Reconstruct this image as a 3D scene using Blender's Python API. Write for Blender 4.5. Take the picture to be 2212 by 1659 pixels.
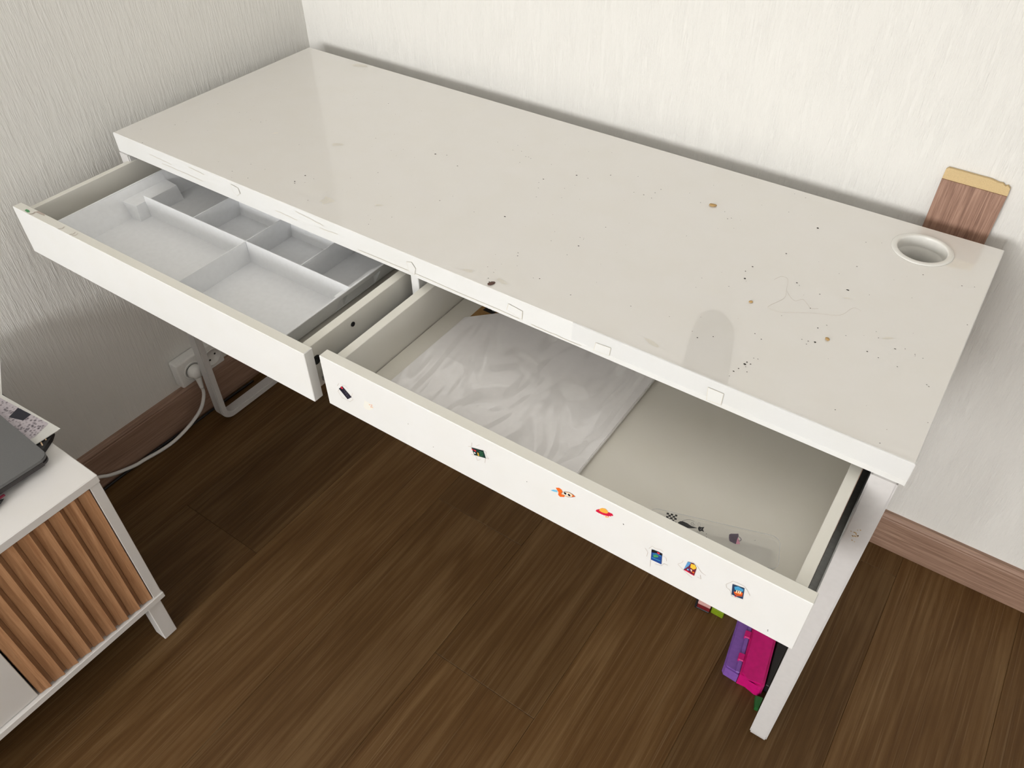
import bpy, bmesh, math, random, json
from mathutils import Vector, Matrix, noise
random.seed(7)
for o in list(bpy.data.objects): bpy.data.objects.remove(o)
S = bpy.context.scene
C = S.collection

# ---------------------------------------------------------------- camera
CAM_POS = Vector((1.38055, -1.21150, 1.40448)); YAW, PITCH, ROLL, FPX = 2.177297, -0.756376, -0.005853, 1706.05
fwd = Vector((math.cos(PITCH)*math.cos(YAW), math.cos(PITCH)*math.sin(YAW), math.sin(PITCH)))
rt = fwd.cross(Vector((0, 0, 1))).normalized(); up = rt.cross(fwd)
rt, up = math.cos(ROLL)*rt + math.sin(ROLL)*up, -math.sin(ROLL)*rt + math.cos(ROLL)*up
cd = bpy.data.cameras.new('camera'); cd.sensor_fit = 'HORIZONTAL'; cd.sensor_width = 36; cd.lens = FPX/2212*36
cd.clip_start = 0.02
cam = bpy.data.objects.new('camera', cd); C.objects.link(cam)
M = Matrix((rt, up, -fwd)).transposed().to_4x4(); M.translation = CAM_POS; cam.matrix_world = M
S.camera = cam

# ---------------------------------------------------------------- world, window light, exposure
WIN = dict(x0=0.0, x1=1.7, z0=0.85, z1=1.85, y=-4.1)
w = bpy.data.worlds.new('sky'); S.world = w; w.use_nodes = True
wn = w.node_tree.nodes; wl = w.node_tree.links
bg = wn['Background']
sky = wn.new('ShaderNodeTexSky'); sky.sky_type = 'HOSEK_WILKIE'; sky.turbidity = 6; sky.sun_direction = (0.3, 0.8, 0.6)
wl.new(sky.outputs[0], bg.inputs[0]); bg.inputs[1].default_value = 0.4
ld = bpy.data.lights.new('window_daylight', 'AREA'); ld.shape = 'RECTANGLE'
ld.size = WIN['x1']-WIN['x0']; ld.size_y = WIN['z1']-WIN['z0']; ld.energy = 150; ld.color = (1.0, 1.0, 1.0)
lo = bpy.data.objects.new('window_daylight', ld); C.objects.link(lo)
lo.location = ((WIN['x0']+WIN['x1'])/2, WIN['y']-0.12, (WIN['z0']+WIN['z1'])/2); lo.rotation_euler = (math.radians(90), 0, 0)
S.view_settings.view_transform = 'Standard'; S.view_settings.look = 'None'; S.view_settings.gamma = 1
S.view_settings.use_curve_mapping = False; S.view_settings.exposure = -0.25

# ---------------------------------------------------------------- materials
def lin(r, g, b):
    f = lambda c: (c/255/12.92) if c/255 <= 0.04045 else ((c/255+0.055)/1.055)**2.4
    return (f(r), f(g), f(b), 1)
class NT:
    def __init__(s, name):
        s.m = bpy.data.materials.new(name); s.m.use_nodes = True
        s.n = s.m.node_tree.nodes; s.l = s.m.node_tree.links; s.b = s.n['Principled BSDF']
    def add(s, t, **kw):
        nd = s.n.new(t)
        for k, v in kw.items():
            if k.startswith('_'): nd.inputs[k[1:].replace('_', ' ')].default_value = v
            else: setattr(nd, k, v)
        return nd
    def link(s, a, b): s.l.new(a, b)
    def coords(s, scale, src='Object'):
        tc = s.add('ShaderNodeTexCoord'); mp = s.add('ShaderNodeMapping'); mp.inputs['Scale'].default_value = scale
        s.link(tc.outputs[src], mp.inputs['Vector']); return mp
    def ramp(s, fac, stops):
        r = s.add('ShaderNodeValToRGB'); e = r.color_ramp.elements
        while len(e) < len(stops): e.new(0.5)
        for i, (p, c) in enumerate(stops): e[i].position = p; e[i].color = c
        s.link(fac, r.inputs[0]); return r
    def bump(s, h, strength, dist, target='Normal'):
        b = s.add('ShaderNodeBump'); b.inputs['Strength'].default_value = strength; b.inputs['Distance'].default_value = dist
        s.link(h, b.inputs['Height']); s.link(b.outputs[0], s.b.inputs[target]); return b
def plain(name, col, rough=0.5, var=0.06, vscale=25, metal=0, bump=0, coat=0, spec=0.5):
    t = NT(name); mp = t.coords((vscale,)*3); nz = t.add('ShaderNodeTexNoise'); nz.inputs['Detail'].default_value = 4
    t.link(mp.outputs[0], nz.inputs['Vector'])
    lo_ = tuple(c*(1-var) for c in col[:3])+(1,); hi = tuple(min(1, c*(1+var)) for c in col[:3])+(1,)
    r = t.ramp(nz.outputs[0], [(0.3, lo_), (0.7, hi)]); t.link(r.outputs[0], t.b.inputs['Base Color'])
    t.b.inputs['Roughness'].default_value = rough; t.b.inputs['Metallic'].default_value = metal
    t.b.inputs['Coat Weight'].default_value = coat; t.b.inputs['Coat Roughness'].default_value = 0.05
    t.b.inputs['Specular IOR Level'].default_value = spec
    if bump: t.bump(nz.outputs[0], bump, 0.002)
    return t.m
def g(v, warm=0.0): return (v, v*(1-0.35*warm), v*(1-warm), 1)

def wallpaper(name, along):                      # fine embossed paper of long vertical strokes
    t = NT(name)
    big = (42, 42, 4.2) ; fine = (120, 120, 22)
    mp1 = t.coords(big); n1 = t.add('ShaderNodeTexNoise'); n1.inputs['Detail'].default_value = 5; n1.inputs['Roughness'].default_value = 0.62; n1.inputs['Distortion'].default_value = 0.0
    mp2 = t.coords(fine); n2 = t.add('ShaderNodeTexNoise'); n2.inputs['Detail'].default_value = 3
    mp3 = t.coords((9, 9, 3.5)); n3 = t.add('ShaderNodeTexNoise')
    for a, b in ((mp1, n1), (mp2, n2), (mp3, n3)): t.link(a.outputs[0], b.inputs['Vector'])
    r1 = t.ramp(n1.outputs[0], [(0.42, (0, 0, 0, 1)), (0.68, (1, 1, 1, 1))])
    mul = t.add('ShaderNodeMath', operation='MULTIPLY'); t.link(r1.outputs[0], mul.inputs[0])
    r3 = t.ramp(n3.outputs[0], [(0.3, (0.35, 0.35, 0.35, 1)), (0.65, (1, 1, 1, 1))]); t.link(r3.outputs[0], mul.inputs[1])
    ad = t.add('ShaderNodeMath', operation='MULTIPLY_ADD'); ad.inputs[1].default_value = 0.35
    t.link(n2.outputs[0], ad.inputs[0]); t.link(mul.outputs[0], ad.inputs[2])
    t.bump(ad.outputs[0], 0.8, 0.0011)
    c = t.ramp(n3.outputs[0], [(0.2, (0.765, 0.748, 0.705, 1)), (0.8, (0.795, 0.778, 0.735, 1))])
    t.link(c.outputs[0], t.b.inputs['Base Color']); t.b.inputs['Roughness'].default_value = 0.75
    return t.m

def floor_wood(name):                            # brown oak laminate, grain runs along local y
    t = NT(name); oi = t.add('ShaderNodeObjectInfo')
    tc = t.add('ShaderNodeTexCoord'); off = t.add('ShaderNodeVectorMath', operation='ADD')
    sc = t.add('ShaderNodeVectorMath', operation='SCALE'); sc.inputs['Scale'].default_value = 37.0
    cb = t.add('ShaderNodeCombineXYZ')
    for i in range(3): t.link(oi.outputs['Random'], cb.inputs[i])
    t.link(cb.outputs[0], sc.inputs[0]); t.link(tc.outputs['Object'], off.inputs[0]); t.link(sc.outputs[0], off.inputs[1])
    def nz(scale, detail, dist, rough=0.5):
        mp = t.add('ShaderNodeMapping'); mp.inputs['Scale'].default_value = scale; t.link(off.outputs[0], mp.inputs['Vector'])
        n = t.add('ShaderNodeTexNoise'); n.inputs['Detail'].default_value = detail; n.inputs['Distortion'].default_value = dist; n.inputs['Roughness'].default_value = rough
        t.link(mp.outputs[0], n.inputs['Vector']); return n
    coarse = nz((5, 0.5, 1), 3, 1.0); fine = nz((75, 1.9, 1), 5, 0.25, 0.62); pores = nz((150, 4, 1), 2, 0)
    mpw = t.add('ShaderNodeMapping'); mpw.inputs['Scale'].default_value = (10, 0.9, 1); t.link(off.outputs[0], mpw.inputs['Vector'])
    wv = t.add('ShaderNodeTexWave'); wv.inputs['Scale'].default_value = 2.2; wv.inputs['Distortion'].default_value = 7; wv.inputs['Detail'].default_value = 3; wv.inputs['Detail Scale'].default_value = 0.8
    t.link(mpw.outputs[0], wv.inputs['Vector'])
    mx = t.add('ShaderNodeMath', operation='MULTIPLY_ADD'); mx.inputs[1].default_value = 0.12; t.link(wv.outputs['Fac'], mx.inputs[0]); t.link(coarse.outputs[0], mx.inputs[2])
    mx2 = t.add('ShaderNodeMath', operation='MULTIPLY_ADD'); mx2.inputs[1].default_value = 0.40; t.link(fine.outputs[0], mx2.inputs[0]); t.link(mx.outputs[0], mx2.inputs[2])
    c = t.ramp(mx2.outputs[0], [(0.40, (0.066, 0.030, 0.008, 1)), (0.75, (0.098, 0.049, 0.015, 1)), (1.05, (0.140, 0.079, 0.030, 1))])
    st = nz((95, 0.9, 1), 3, 0.15, 0.5); sr = t.ramp(st.outputs[0], [(0.56, (0, 0, 0, 1)), (0.68, (1, 1, 1, 1))])
    mxs = t.add('ShaderNodeMix', data_type='RGBA', blend_type='MIX'); sm = t.add('ShaderNodeMath', operation='MULTIPLY'); sm.inputs[1].default_value = 0.34
    t.link(sr.outputs[0], sm.inputs[0]); t.link(sm.outputs[0], mxs.inputs[0]); t.link(c.outputs[0], mxs.inputs[6]); mxs.inputs[7].default_value = (0.205, 0.135, 0.066, 1)
    hs = t.add('ShaderNodeHueSaturation'); t.link(mxs.outputs[2], hs.inputs['Color'])
    mr = t.add('ShaderNodeMapRange'); mr.inputs['To Min'].default_value = 0.88; mr.inputs['To Max'].default_value = 1.16
    t.link(oi.outputs['Random'], mr.inputs['Value']); t.link(mr.outputs[0], hs.inputs['Value'])
    t.link(hs.outputs[0], t.b.inputs['Base Color'])
    t.b.inputs['Roughness'].default_value = 0.55; t.b.inputs['Specular IOR Level'].default_value = 0.22
    ad = t.add('ShaderNodeMath', operation='MULTIPLY_ADD'); ad.inputs[1].default_value = 0.7; t.link(pores.outputs[0], ad.inputs[0]); t.link(fine.outputs[0], ad.inputs[2])
    t.bump(ad.outputs[0], 0.35, 0.0006)
    return t.m

def wood(name, stops, scale, rough=0.5, bump=0.2):
    t = NT(name); oi = t.add('ShaderNodeObjectInfo'); tc = t.add('ShaderNodeTexCoord')
    off = t.add('ShaderNodeVectorMath', operation='ADD'); cb = t.add('ShaderNodeCombineXYZ')
    m = t.add('ShaderNodeMath', operation='MULTIPLY'); m.inputs[1].default_value = 13; t.link(oi.outputs['Random'], m.inputs[0])
    for i in range(3): t.link(m.outputs[0], cb.inputs[i])
    t.link(tc.outputs['Object'], off.inputs[0]); t.link(cb.outputs[0], off.inputs[1])
    mp = t.add('ShaderNodeMapping'); mp.inputs['Scale'].default_value = scale; t.link(off.outputs[0], mp.inputs['Vector'])
    n = t.add('ShaderNodeTexNoise'); n.inputs['Detail'].default_value = 6; n.inputs['Distortion'].default_value = 0.8; n.inputs['Roughness'].default_value = 0.65
    t.link(mp.outputs[0], n.inputs['Vector'])
    r = t.ramp(n.outputs[0], stops); t.link(r.outputs[0], t.b.inputs['Base Color']); t.b.inputs['Roughness'].default_value = rough
    if bump: t.bump(n.outputs[0], bump, 0.001)
    return t.m

def lacquer(name, col, rough, scuff=0.0, coat=0.0):        # white melamine, slightly stained
    t = NT(name); mp = t.coords((3.2, 3.2, 3.2)); n = t.add('ShaderNodeTexNoise'); n.inputs['Detail'].default_value = 6
    t.link(mp.outputs[0], n.inputs['Vector'])
    d = (col[0]*0.988, col[1]*0.985, col[2]*0.972, 1)
    r = t.ramp(n.outputs[0], [(0.35, d), (0.6, col)]); t.link(r.outputs[0], t.b.inputs['Base Color'])
    mp2 = t.coords((40, 40, 40)); n2 = t.add('ShaderNodeTexNoise'); n2.inputs['Detail'].default_value = 5; t.link(mp2.outputs[0], n2.inputs['Vector'])
    rr = t.add('ShaderNodeMapRange'); rr.inputs['To Min'].default_value = rough; rr.inputs['To Max'].default_value = rough+scuff
    t.link(n2.outputs[0], rr.inputs['Value']); t.link(rr.outputs[0], t.b.inputs['Roughness']); t.b.inputs['Coat Weight'].default_value = coat; t.b.inputs['Coat Roughness'].default_value = 0.02; t.b.inputs['Coat IOR'].default_value = 1.65
    return t.m

def film_paper(name):                            # white paper inside a loose clear film
    t = NT(name); t.b.inputs['Base Color'].default_value = (0.80, 0.78, 0.77, 1)
    mp = t.coords((1, 1, 1)); n0 = t.add('ShaderNodeTexNoise'); n0.inputs['Scale'].default_value = 60; t.link(mp.outputs[0], n0.inputs['Vector'])
    r = t.ramp(n0.outputs[0], [(0.3, (0.84, 0.82, 0.81, 1)), (0.7, (0.87, 0.85, 0.84, 1))]); t.link(r.outputs[0], t.b.inputs['Base Color'])
    t.b.inputs['Roughness'].default_value = 0.6; t.b.inputs['Coat Weight'].default_value = 1; t.b.inputs['Coat Roughness'].default_value = 0.0; t.b.inputs['Coat IOR'].default_value = 1.7
    mp2 = t.coords((3.0, 1.1, 1)); n = t.add('ShaderNodeTexNoise'); n.inputs['Detail'].default_value = 1.0; n.inputs['Distortion'].default_value = 1.6
    mp2.inputs['Rotation'].default_value = (0, 0, 0.9)
    t.link(mp2.outputs[0], n.inputs['Vector'])
    b = t.add('ShaderNodeBump'); b.inputs['Strength'].default_value = 1; b.inputs['Distance'].default_value = 0.075
    t.link(n.outputs[0], b.inputs['Height']); t.link(b.outputs[0], t.b.inputs['Coat Normal'])
    return t.m

def clear(name, rough=0.05, ior=1.45, tint=(1, 1, 1, 1), mixw=0.9):   # thin clear plastic
    t = NT(name); tr = t.add('ShaderNodeBsdfTransparent'); tr.inputs[0].default_value = tint
    mx = t.add('ShaderNodeMixShader'); mx.inputs[0].default_value = 1-mixw
    mp = t.coords((70, 70, 70)); n = t.add('ShaderNodeTexNoise'); t.link(mp.outputs[0], n.inputs['Vector']); t.bump(n.outputs[0], 0.15, 0.001)
    t.b.inputs['Base Color'].default_value = (0.9, 0.9, 0.9, 1); t.b.inputs['Roughness'].default_value = rough
    t.link(tr.outputs[0], mx.inputs[1]); t.link(t.b.outputs[0], mx.inputs[2])
    t.link(mx.outputs[0], t.n['Material Output'].inputs[0]); return t.m

def photo_print(name):
    t = NT(name); mp = t.coords((1, 1, 1)); v = t.add('ShaderNodeTexVoronoi'); v.inputs['Scale'].default_value = 190
    n = t.add('ShaderNodeTexNoise'); n.inputs['Scale'].default_value = 60; n.inputs['Detail'].default_value = 6
    t.link(mp.outputs[0], v.inputs['Vector']); t.link(mp.outputs[0], n.inputs['Vector'])
    ad = t.add('ShaderNodeMath', operation='ADD'); t.link(v.outputs['Distance'], ad.inputs[0]); t.link(n.outputs[0], ad.inputs[1])
    r = t.ramp(ad.outputs[0], [(0.45, (0.03, 0.03, 0.04, 1)), (0.75, (0.30, 0.26, 0.29, 1)), (1.0, (0.62, 0.56, 0.60, 1))])
    t.link(r.outputs[0], t.b.inputs['Base Color']); t.b.inputs['Roughness'].default_value = 0.35; return t.m

MT = dict(
    wall_back=wallpaper('wallpaper_back', 'x'), wall_left=wallpaper('wallpaper_left', 'y'),
    dim=plain('room_wall', (0.70, 0.69, 0.665, 1), 0.9), ceiling=plain('ceiling_paint', (0.85, 0.845, 0.83, 1), 0.9), plank=floor_wood('oak_laminate'), underlay=plain('underlay', (0.03, 0.02, 0.012, 1), 0.9),
    baseboard=wood('baseboard_wood', [(0.3, (0.20, 0.115, 0.075, 1)), (0.55, (0.33, 0.205, 0.145, 1)), (0.75, (0.42, 0.28, 0.20, 1))], (1.2, 30, 34), 0.5, 0.1),
    top=lacquer('desktop_lacquer', (0.80, 0.775, 0.735, 1), 0.3, 0.1, 1.0), white=lacquer('white_lacquer', (0.74, 0.735, 0.715, 1), 0.35, 0.04),
    edge=lacquer('edge_lacquer', (0.78, 0.76, 0.69, 1), 0.4, 0.05), inner=lacquer('drawer_inner', (0.76, 0.74, 0.68, 1), 0.35, 0.1),
    bottom=lacquer('drawer_bottom', (0.80, 0.77, 0.69, 1), 0.3, 0.1), steel=plain('white_powder_coat', (0.62, 0.60, 0.585, 1), 0.4, 0.02),
    metal=plain('runner_metal', (0.33, 0.335, 0.325, 1), 0.4, 0.1, 40, 0.6), black=plain('black_plastic', (0.012, 0.012, 0.013, 1), 0.45, 0.2),
    darkhole=plain('dark_hole', (0.01, 0.01, 0.01, 1), 0.9, 0.1), tray=plain('tray_plastic', (0.86, 0.87, 0.88, 1), 0.32, 0.02),
    plastic=plain('white_plastic', (0.78, 0.77, 0.74, 1), 0.35, 0.03), grom=plain('grommet_plastic', (0.80, 0.785, 0.74, 1), 0.22, 0.02),
    cabwhite=lacquer('cabinet_white', (0.76, 0.735, 0.71, 1), 0.35, 0.1),
    slat=wood('slat_wood', [(0.3, (0.31, 0.142, 0.062, 1)), (0.55, (0.44, 0.23, 0.112, 1)), (0.75, (0.54, 0.305, 0.163, 1))], (28, 28, 1.6), 0.5, 0.1),
    laptop=plain('grey_aluminium', (0.125, 0.125, 0.123, 1), 0.5, 0.03, 60), laptopedge=plain('dark_aluminium', (0.05, 0.045, 0.045, 1), 0.4, 0.1, 60, 0.4),
    paper=plain('white_paper', (0.80, 0.79, 0.75, 1), 0.7, 0.02), photo=photo_print('photo_print'),
    samplewood=wood('sample_walnut', [(0.3, (0.17, 0.085, 0.055, 1)), (0.5, (0.31, 0.175, 0.12, 1)), (0.72, (0.45, 0.275, 0.195, 1))], (62, 62, 2.4), 0.5, 0.2),
    fibre=plain('fibreboard', (0.62, 0.46, 0.24, 1), 0.8, 0.1, 200), kraft=plain('kraft_card', (0.36, 0.20, 0.07, 1), 0.7, 0.12, 80),
    film=film_paper('filmed_paper'), clear=clear('clear_plastic', 0.06, mixw=0.945), rimline=clear('clear_rim', 0.1, mixw=0.45), tape=clear('edge_tape', 0.1, mixw=0.88),
    residue=plain('glue_residue', (0.66, 0.62, 0.53, 1), 0.5, 0.1, 300), smear=plain('old_stain', (0.74, 0.705, 0.63, 1), 0.3, 0.06, 200),
    pink=plain('magenta_plastic', (0.55, 0.004, 0.16, 1), 0.35, 0.08), purple=plain('purple_plastic', (0.21, 0.09, 0.38, 1), 0.35, 0.08),
    lime=plain('lime_plastic', (0.19, 0.28, 0.008, 1), 0.4, 0.08), darkred=plain('dark_red', (0.16, 0.008, 0.012, 1), 0.5, 0.1), rose=plain('rose_paper', (0.62, 0.36, 0.33, 1), 0.6, 0.05),
    green=plain('dark_green', (0.012, 0.11, 0.02, 1), 0.5, 0.15), speck=plain('dark_speck', (0.03, 0.022, 0.018, 1), 0.8, 0.3), crumb=plain('tan_crumb', (0.50, 0.32, 0.13, 1), 0.8, 0.3, 400),
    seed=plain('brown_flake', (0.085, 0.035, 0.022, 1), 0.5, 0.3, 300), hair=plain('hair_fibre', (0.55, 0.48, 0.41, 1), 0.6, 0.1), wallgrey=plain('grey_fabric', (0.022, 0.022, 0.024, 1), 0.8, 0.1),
    outline=plain('torn_outline', (0.50, 0.42, 0.36, 1), 0.7, 0.2, 400))
INK = {k: plain('ink_'+k, lin(*v), 0.35, 0.08, 300) for k, v in dict(navy=(20, 20, 40), red=(205, 40, 60), white=(245, 245, 245), grey=(120, 120, 125), teal=(20, 48, 44), orange=(232, 104, 34), sky=(120, 190, 222), crimson=(205, 22, 62), amber=(240, 172, 70), black=(18, 18, 20), blue=(28, 70, 140), green=(70, 150, 90), cyan=(60, 150, 190), yellow=(240, 190, 60), purple=(96, 50, 110), maroon=(110, 30, 50), cream=(246, 214, 176), skyblue=(90, 150, 200), deep=(34, 58, 90), pink=(214, 150, 170), violet=(92, 80, 96)).items()}

# ---------------------------------------------------------------- builders
def obj(name, bm, mats, parent=None, smooth=False, loc=None):
    me = bpy.data.meshes.new(name); bm.normal_update(); bm.to_mesh(me); bm.free()
    for m in (mats if isinstance(mats, (list, tuple)) else [mats]): me.materials.append(m)
    if smooth:
        for p in me.polygons: p.use_smooth = True
    o = bpy.data.objects.new(name, me); C.objects.link(o)
    if parent: o.parent = parent
    if loc: o.location = loc
    return o
def empty(name, loc=(0, 0, 0), rz=0):
    o = bpy.data.objects.new(name, None); C.objects.link(o); o.location = loc; o.rotation_euler = (0, 0, rz); o.empty_display_size = 0.05; return o
def tag(o, label=None, cat=None, group=None, kind=None):
    for k, v in (('label', label), ('category', cat), ('group', group), ('kind', kind)):
        if v: o[k] = v
    return o
def box(bm, a, b, bev=0.0, seg=1, mat=0):
    x0, y0, z0 = a; x1, y1, z1 = b
    vs = [bm.verts.new(p) for p in ((x0,y0,z0),(x1,y0,z0),(x1,y1,z0),(x0,y1,z0),(x0,y0,z1),(x1,y0,z1),(x1,y1,z1),(x0,y1,z1))]
    fs = [bm.faces.new([vs[i] for i in f]) for f in ((0,3,2,1),(4,5,6,7),(0,1,5,4),(1,2,6,5),(2,3,7,6),(3,0,4,7))]
    for f in fs: f.material_index = mat
    if bev:
        es = {e for f in fs for e in f.edges}
        r = bmesh.ops.bevel(bm, geom=list(es), offset=bev, segments=seg, affect='EDGES', profile=0.5)
        for f in r['faces']: f.material_index = mat
    return vs
def B(a, b, bev=0.0, seg=1):
    bm = bmesh.new(); box(bm, a, b, bev, seg); return bm
def prism(bm, pts, z0, z1, mat=0, f3=lambda x, y, z: (x, y, z)):
    lo_ = [bm.verts.new(f3(x, y, z0)) for x, y in pts]; hi = [bm.verts.new(f3(x, y, z1)) for x, y in pts]; n = len(pts)
    fs = [bm.faces.new(lo_[::-1]), bm.faces.new(hi)] + [bm.faces.new((lo_[i], lo_[(i+1) % n], hi[(i+1) % n], hi[i])) for i in range(n)]
    for f in fs: f.material_index = mat
    return fs
def rrect(x0, y0, x1, y1, r, n=6):
    out = []
    for cx, cy, a0 in ((x1-r, y0+r, -90), (x1-r, y1-r, 0), (x0+r, y1-r, 90), (x0+r, y0+r, 180)):
        for i in range(n+1):
            a = math.radians(a0+90*i/n); out.append((cx+r*math.cos(a), cy+r*math.sin(a)))
    return out
def lathe(bm, prof, n=48, c=(0, 0), mat=0):
    rings = [[bm.verts.new((c[0]+r*math.cos(2*math.pi*i/n), c[1]+r*math.sin(2*math.pi*i/n), z)) for i in range(n)] for r, z in prof]
    for a, b in zip(rings, rings[1:]):
        for i in range(n): bm.faces.new((a[i], a[(i+1) % n], b[(i+1) % n], b[i])).material_index = mat
    return rings
def smooth_path(pts, k=6):
    P = [Vector(p) for p in pts]; out = []
    for i in range(len(P)-1):
        p0, p1, p2, p3 = P[max(i-1, 0)], P[i], P[i+1], P[min(i+2, len(P)-1)]
        for j in range(k):
            t = j/k; out.append(0.5*((2*p1)+(-p0+p2)*t+(2*p0-5*p1+4*p2-p3)*t*t+(-p0+3*p1-3*p2+p3)*t**3))
    return out+[P[-1]]
def tube(bm, path, r, n=8, mat=0):
    rings = []; prev = None
    for i, p in enumerate(path):
        d = (path[min(i+1, len(path)-1)]-path[max(i-1, 0)]).normalized()
        a = d.orthogonal().normalized() if prev is None else (prev-d*prev.dot(d)).normalized()
        prev = a; b = d.cross(a); rr = r[i] if isinstance(r, (list, tuple)) else r
        rings.append([bm.verts.new(p+rr*(math.cos(2*math.pi*k/n)*a+math.sin(2*math.pi*k/n)*b)) for k in range(n)])
    for s, t in zip(rings, rings[1:]):
        for k in range(n): bm.faces.new((s[k], s[(k+1) % n], t[(k+1) % n], t[k])).material_index = mat
    bm.faces.new(rings[0][::-1]); bm.faces.new(rings[-1])
class Decal:                                     # flat print on a plane: 2-D shapes, one mesh, several inks
    def __init__(s, f): s.bm = bmesh.new(); s.f = f; s.mats = []; s.k = 0
    def mi(s, m):
        if m not in s.mats: s.mats.append(m)
        return s.mats.index(m)
    def poly(s, pts, m):
        s.k += 1; h = 0.00012+0.00005*s.k
        a = sum(pts[i][0]*pts[(i+1) % len(pts)][1]-pts[(i+1) % len(pts)][0]*pts[i][1] for i in range(len(pts)))
        if a < 0: pts = pts[::-1]
        s.bm.faces.new([s.bm.verts.new(s.f(x, y, h)) for x, y in pts]).material_index = s.mi(m)
    def circ(s, c, r, m, n=14, sy=1.0): s.poly([(c[0]+r*math.cos(2*math.pi*i/n), c[1]+sy*r*math.sin(2*math.pi*i/n)) for i in range(n)], m)
    def line(s, pts, wd, m, closed=False):
        s.k += 1; h = 0.00012+0.00005*s.k; pts = [Vector(p) for p in pts]
        if closed: pts.append(pts[0])
        L = []
        for i, p in enumerate(pts):
            d = (pts[min(i+1, len(pts)-1)]-pts[max(i-1, 0)]); d = d.normalized() if d.length else Vector((1, 0)); n = Vector((-d.y, d.x))*wd/2
            L.append((s.bm.verts.new(s.f(*(p+n), h)), s.bm.verts.new(s.f(*(p-n), h))))
        for a, b in zip(L, L[1:]): s.bm.faces.new((a[0], a[1], b[1], b[0])).material_index = s.mi(m)
    def done(s, name, parent): return obj(name, s.bm, s.mats, parent)
# measured flecks on the desktop (x, y, large), prints on the pencil case lid and on the drawer front
SPECKS= [[0.064,-0.31,0],[0.129,-0.313,0],[0.14,-0.305,0],[0.171,-0.323,0],[0.194,-0.319,0],[0.07,-0.416,0],[0.033,-0.463,0],[0.081,-0.496,0],[0.319,-0.343,0],[0.338,-0.124,0],[0.303,-0.441,0],[0.296,-0.476,0],[0.312,-0.491,0],[0.336,-0.477,0],[0.337,-0.44,0],[0.409,-0.417,1],[0.426,-0.434,0],[0.429,-0.417,0],[0.471,-0.472,0],[0.409,-0.441,1],[0.413,-0.445,1],[0.504,-0.341,0],[0.416,-0.248,0],[0.6,-0.471,0],[0.616,-0.435,0],[0.339,-0.124,0],[0.543,-0.235,1],[0.562,-0.227,0],[0.601,-0.247,1],[0.607,-0.137,0],[0.644,-0.127,0],[0.662,-0.142,0],[0.647,-0.147,0],[0.679,-0.154,0],[0.684,-0.153,0],[0.69,-0.155,0],[0.682,-0.177,0],[0.731,-0.153,0],[0.786,-0.161,1],[0.747,-0.203,1],[0.747,-0.217,0],[0.756,-0.232,0],[0.769,-0.258,0],[0.792,-0.209,0],[0.807,-0.159,0],[0.833,-0.129,0],[0.873,-0.107,0],[0.713,-0.351,0],[0.761,-0.335,1],[0.647,-0.354,0],[0.906,-0.274,0],[0.888,-0.32,0],[0.898,-0.341,1],[0.857,-0.352,0],[0.896,-0.37,0],[0.834,-0.406,0],[0.838,-0.413,0],[0.818,-0.46,0],[0.833,-0.466,0],[0.835,-0.482,0],[0.887,-0.446,0],[0.895,-0.442,0],[0.951,-0.45,0],[0.892,-0.157,0],[0.908,-0.155,0],[0.921,-0.139,0],[0.924,-0.157,0],[0.504,-0.341,0],[0.416,-0.248,0],[0.841,-0.488,0],[0.833,-0.128,0],[0.873,-0.107,0],[0.906,-0.274,0],[0.921,-0.139,0],[0.924,-0.124,0],[0.909,-0.155,0],[0.924,-0.157,0],[0.995,-0.126,0],[1.038,-0.13,0],[1.109,-0.016,0],[1.128,-0.018,0],[1.174,-0.095,1],[1.121,-0.075,0],[1.159,-0.188,1],[1.131,-0.247,1],[1.133,-0.28,1],[1.127,-0.263,0],[1.122,-0.31,0],[1.197,-0.249,1],[1.202,-0.253,0],[1.232,-0.257,0],[1.261,-0.226,1],[1.26,-0.226,1],[1.254,-0.163,0],[1.246,-0.093,0],[1.232,-0.295,0],[1.206,-0.332,0],[1.245,-0.364,0],[1.261,-0.36,1],[1.253,-0.363,0],[1.253,-0.37,0],[1.254,-0.33,0],[1.289,-0.325,0],[1.133,-0.436,0],[1.149,-0.423,0],[1.031,-0.426,0],[1.202,-0.393,0],[1.191,-0.387,0],[1.213,-0.432,0],[1.208,-0.433,0],[1.209,-0.446,0],[1.203,-0.45,1],[1.204,-0.445,0],[1.206,-0.454,0],[1.197,-0.47,1],[1.211,-0.462,0],[1.196,-0.481,0],[1.2,-0.462,0],[1.349,-0.316,0],[1.262,-0.318,0],[1.054,-0.142,0],[1.05,-0.147,0],[1.337,-0.131,0],[1.388,-0.128,0],[1.403,-0.121,0],[1.413,-0.214,0],[1.348,-0.316,0],[1.319,-0.295,0],[1.325,-0.306,0],[1.321,-0.341,0],[1.336,-0.345,0],[1.382,-0.315,0],[1.36,-0.349,0],[1.398,-0.362,0],[1.401,-0.364,0],[1.415,-0.427,0],[1.321,-0.466,0],[1.379,-0.49,0],[1.359,-0.309,0],[1.372,-0.313,0],[1.254,-0.163,0]]
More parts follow.
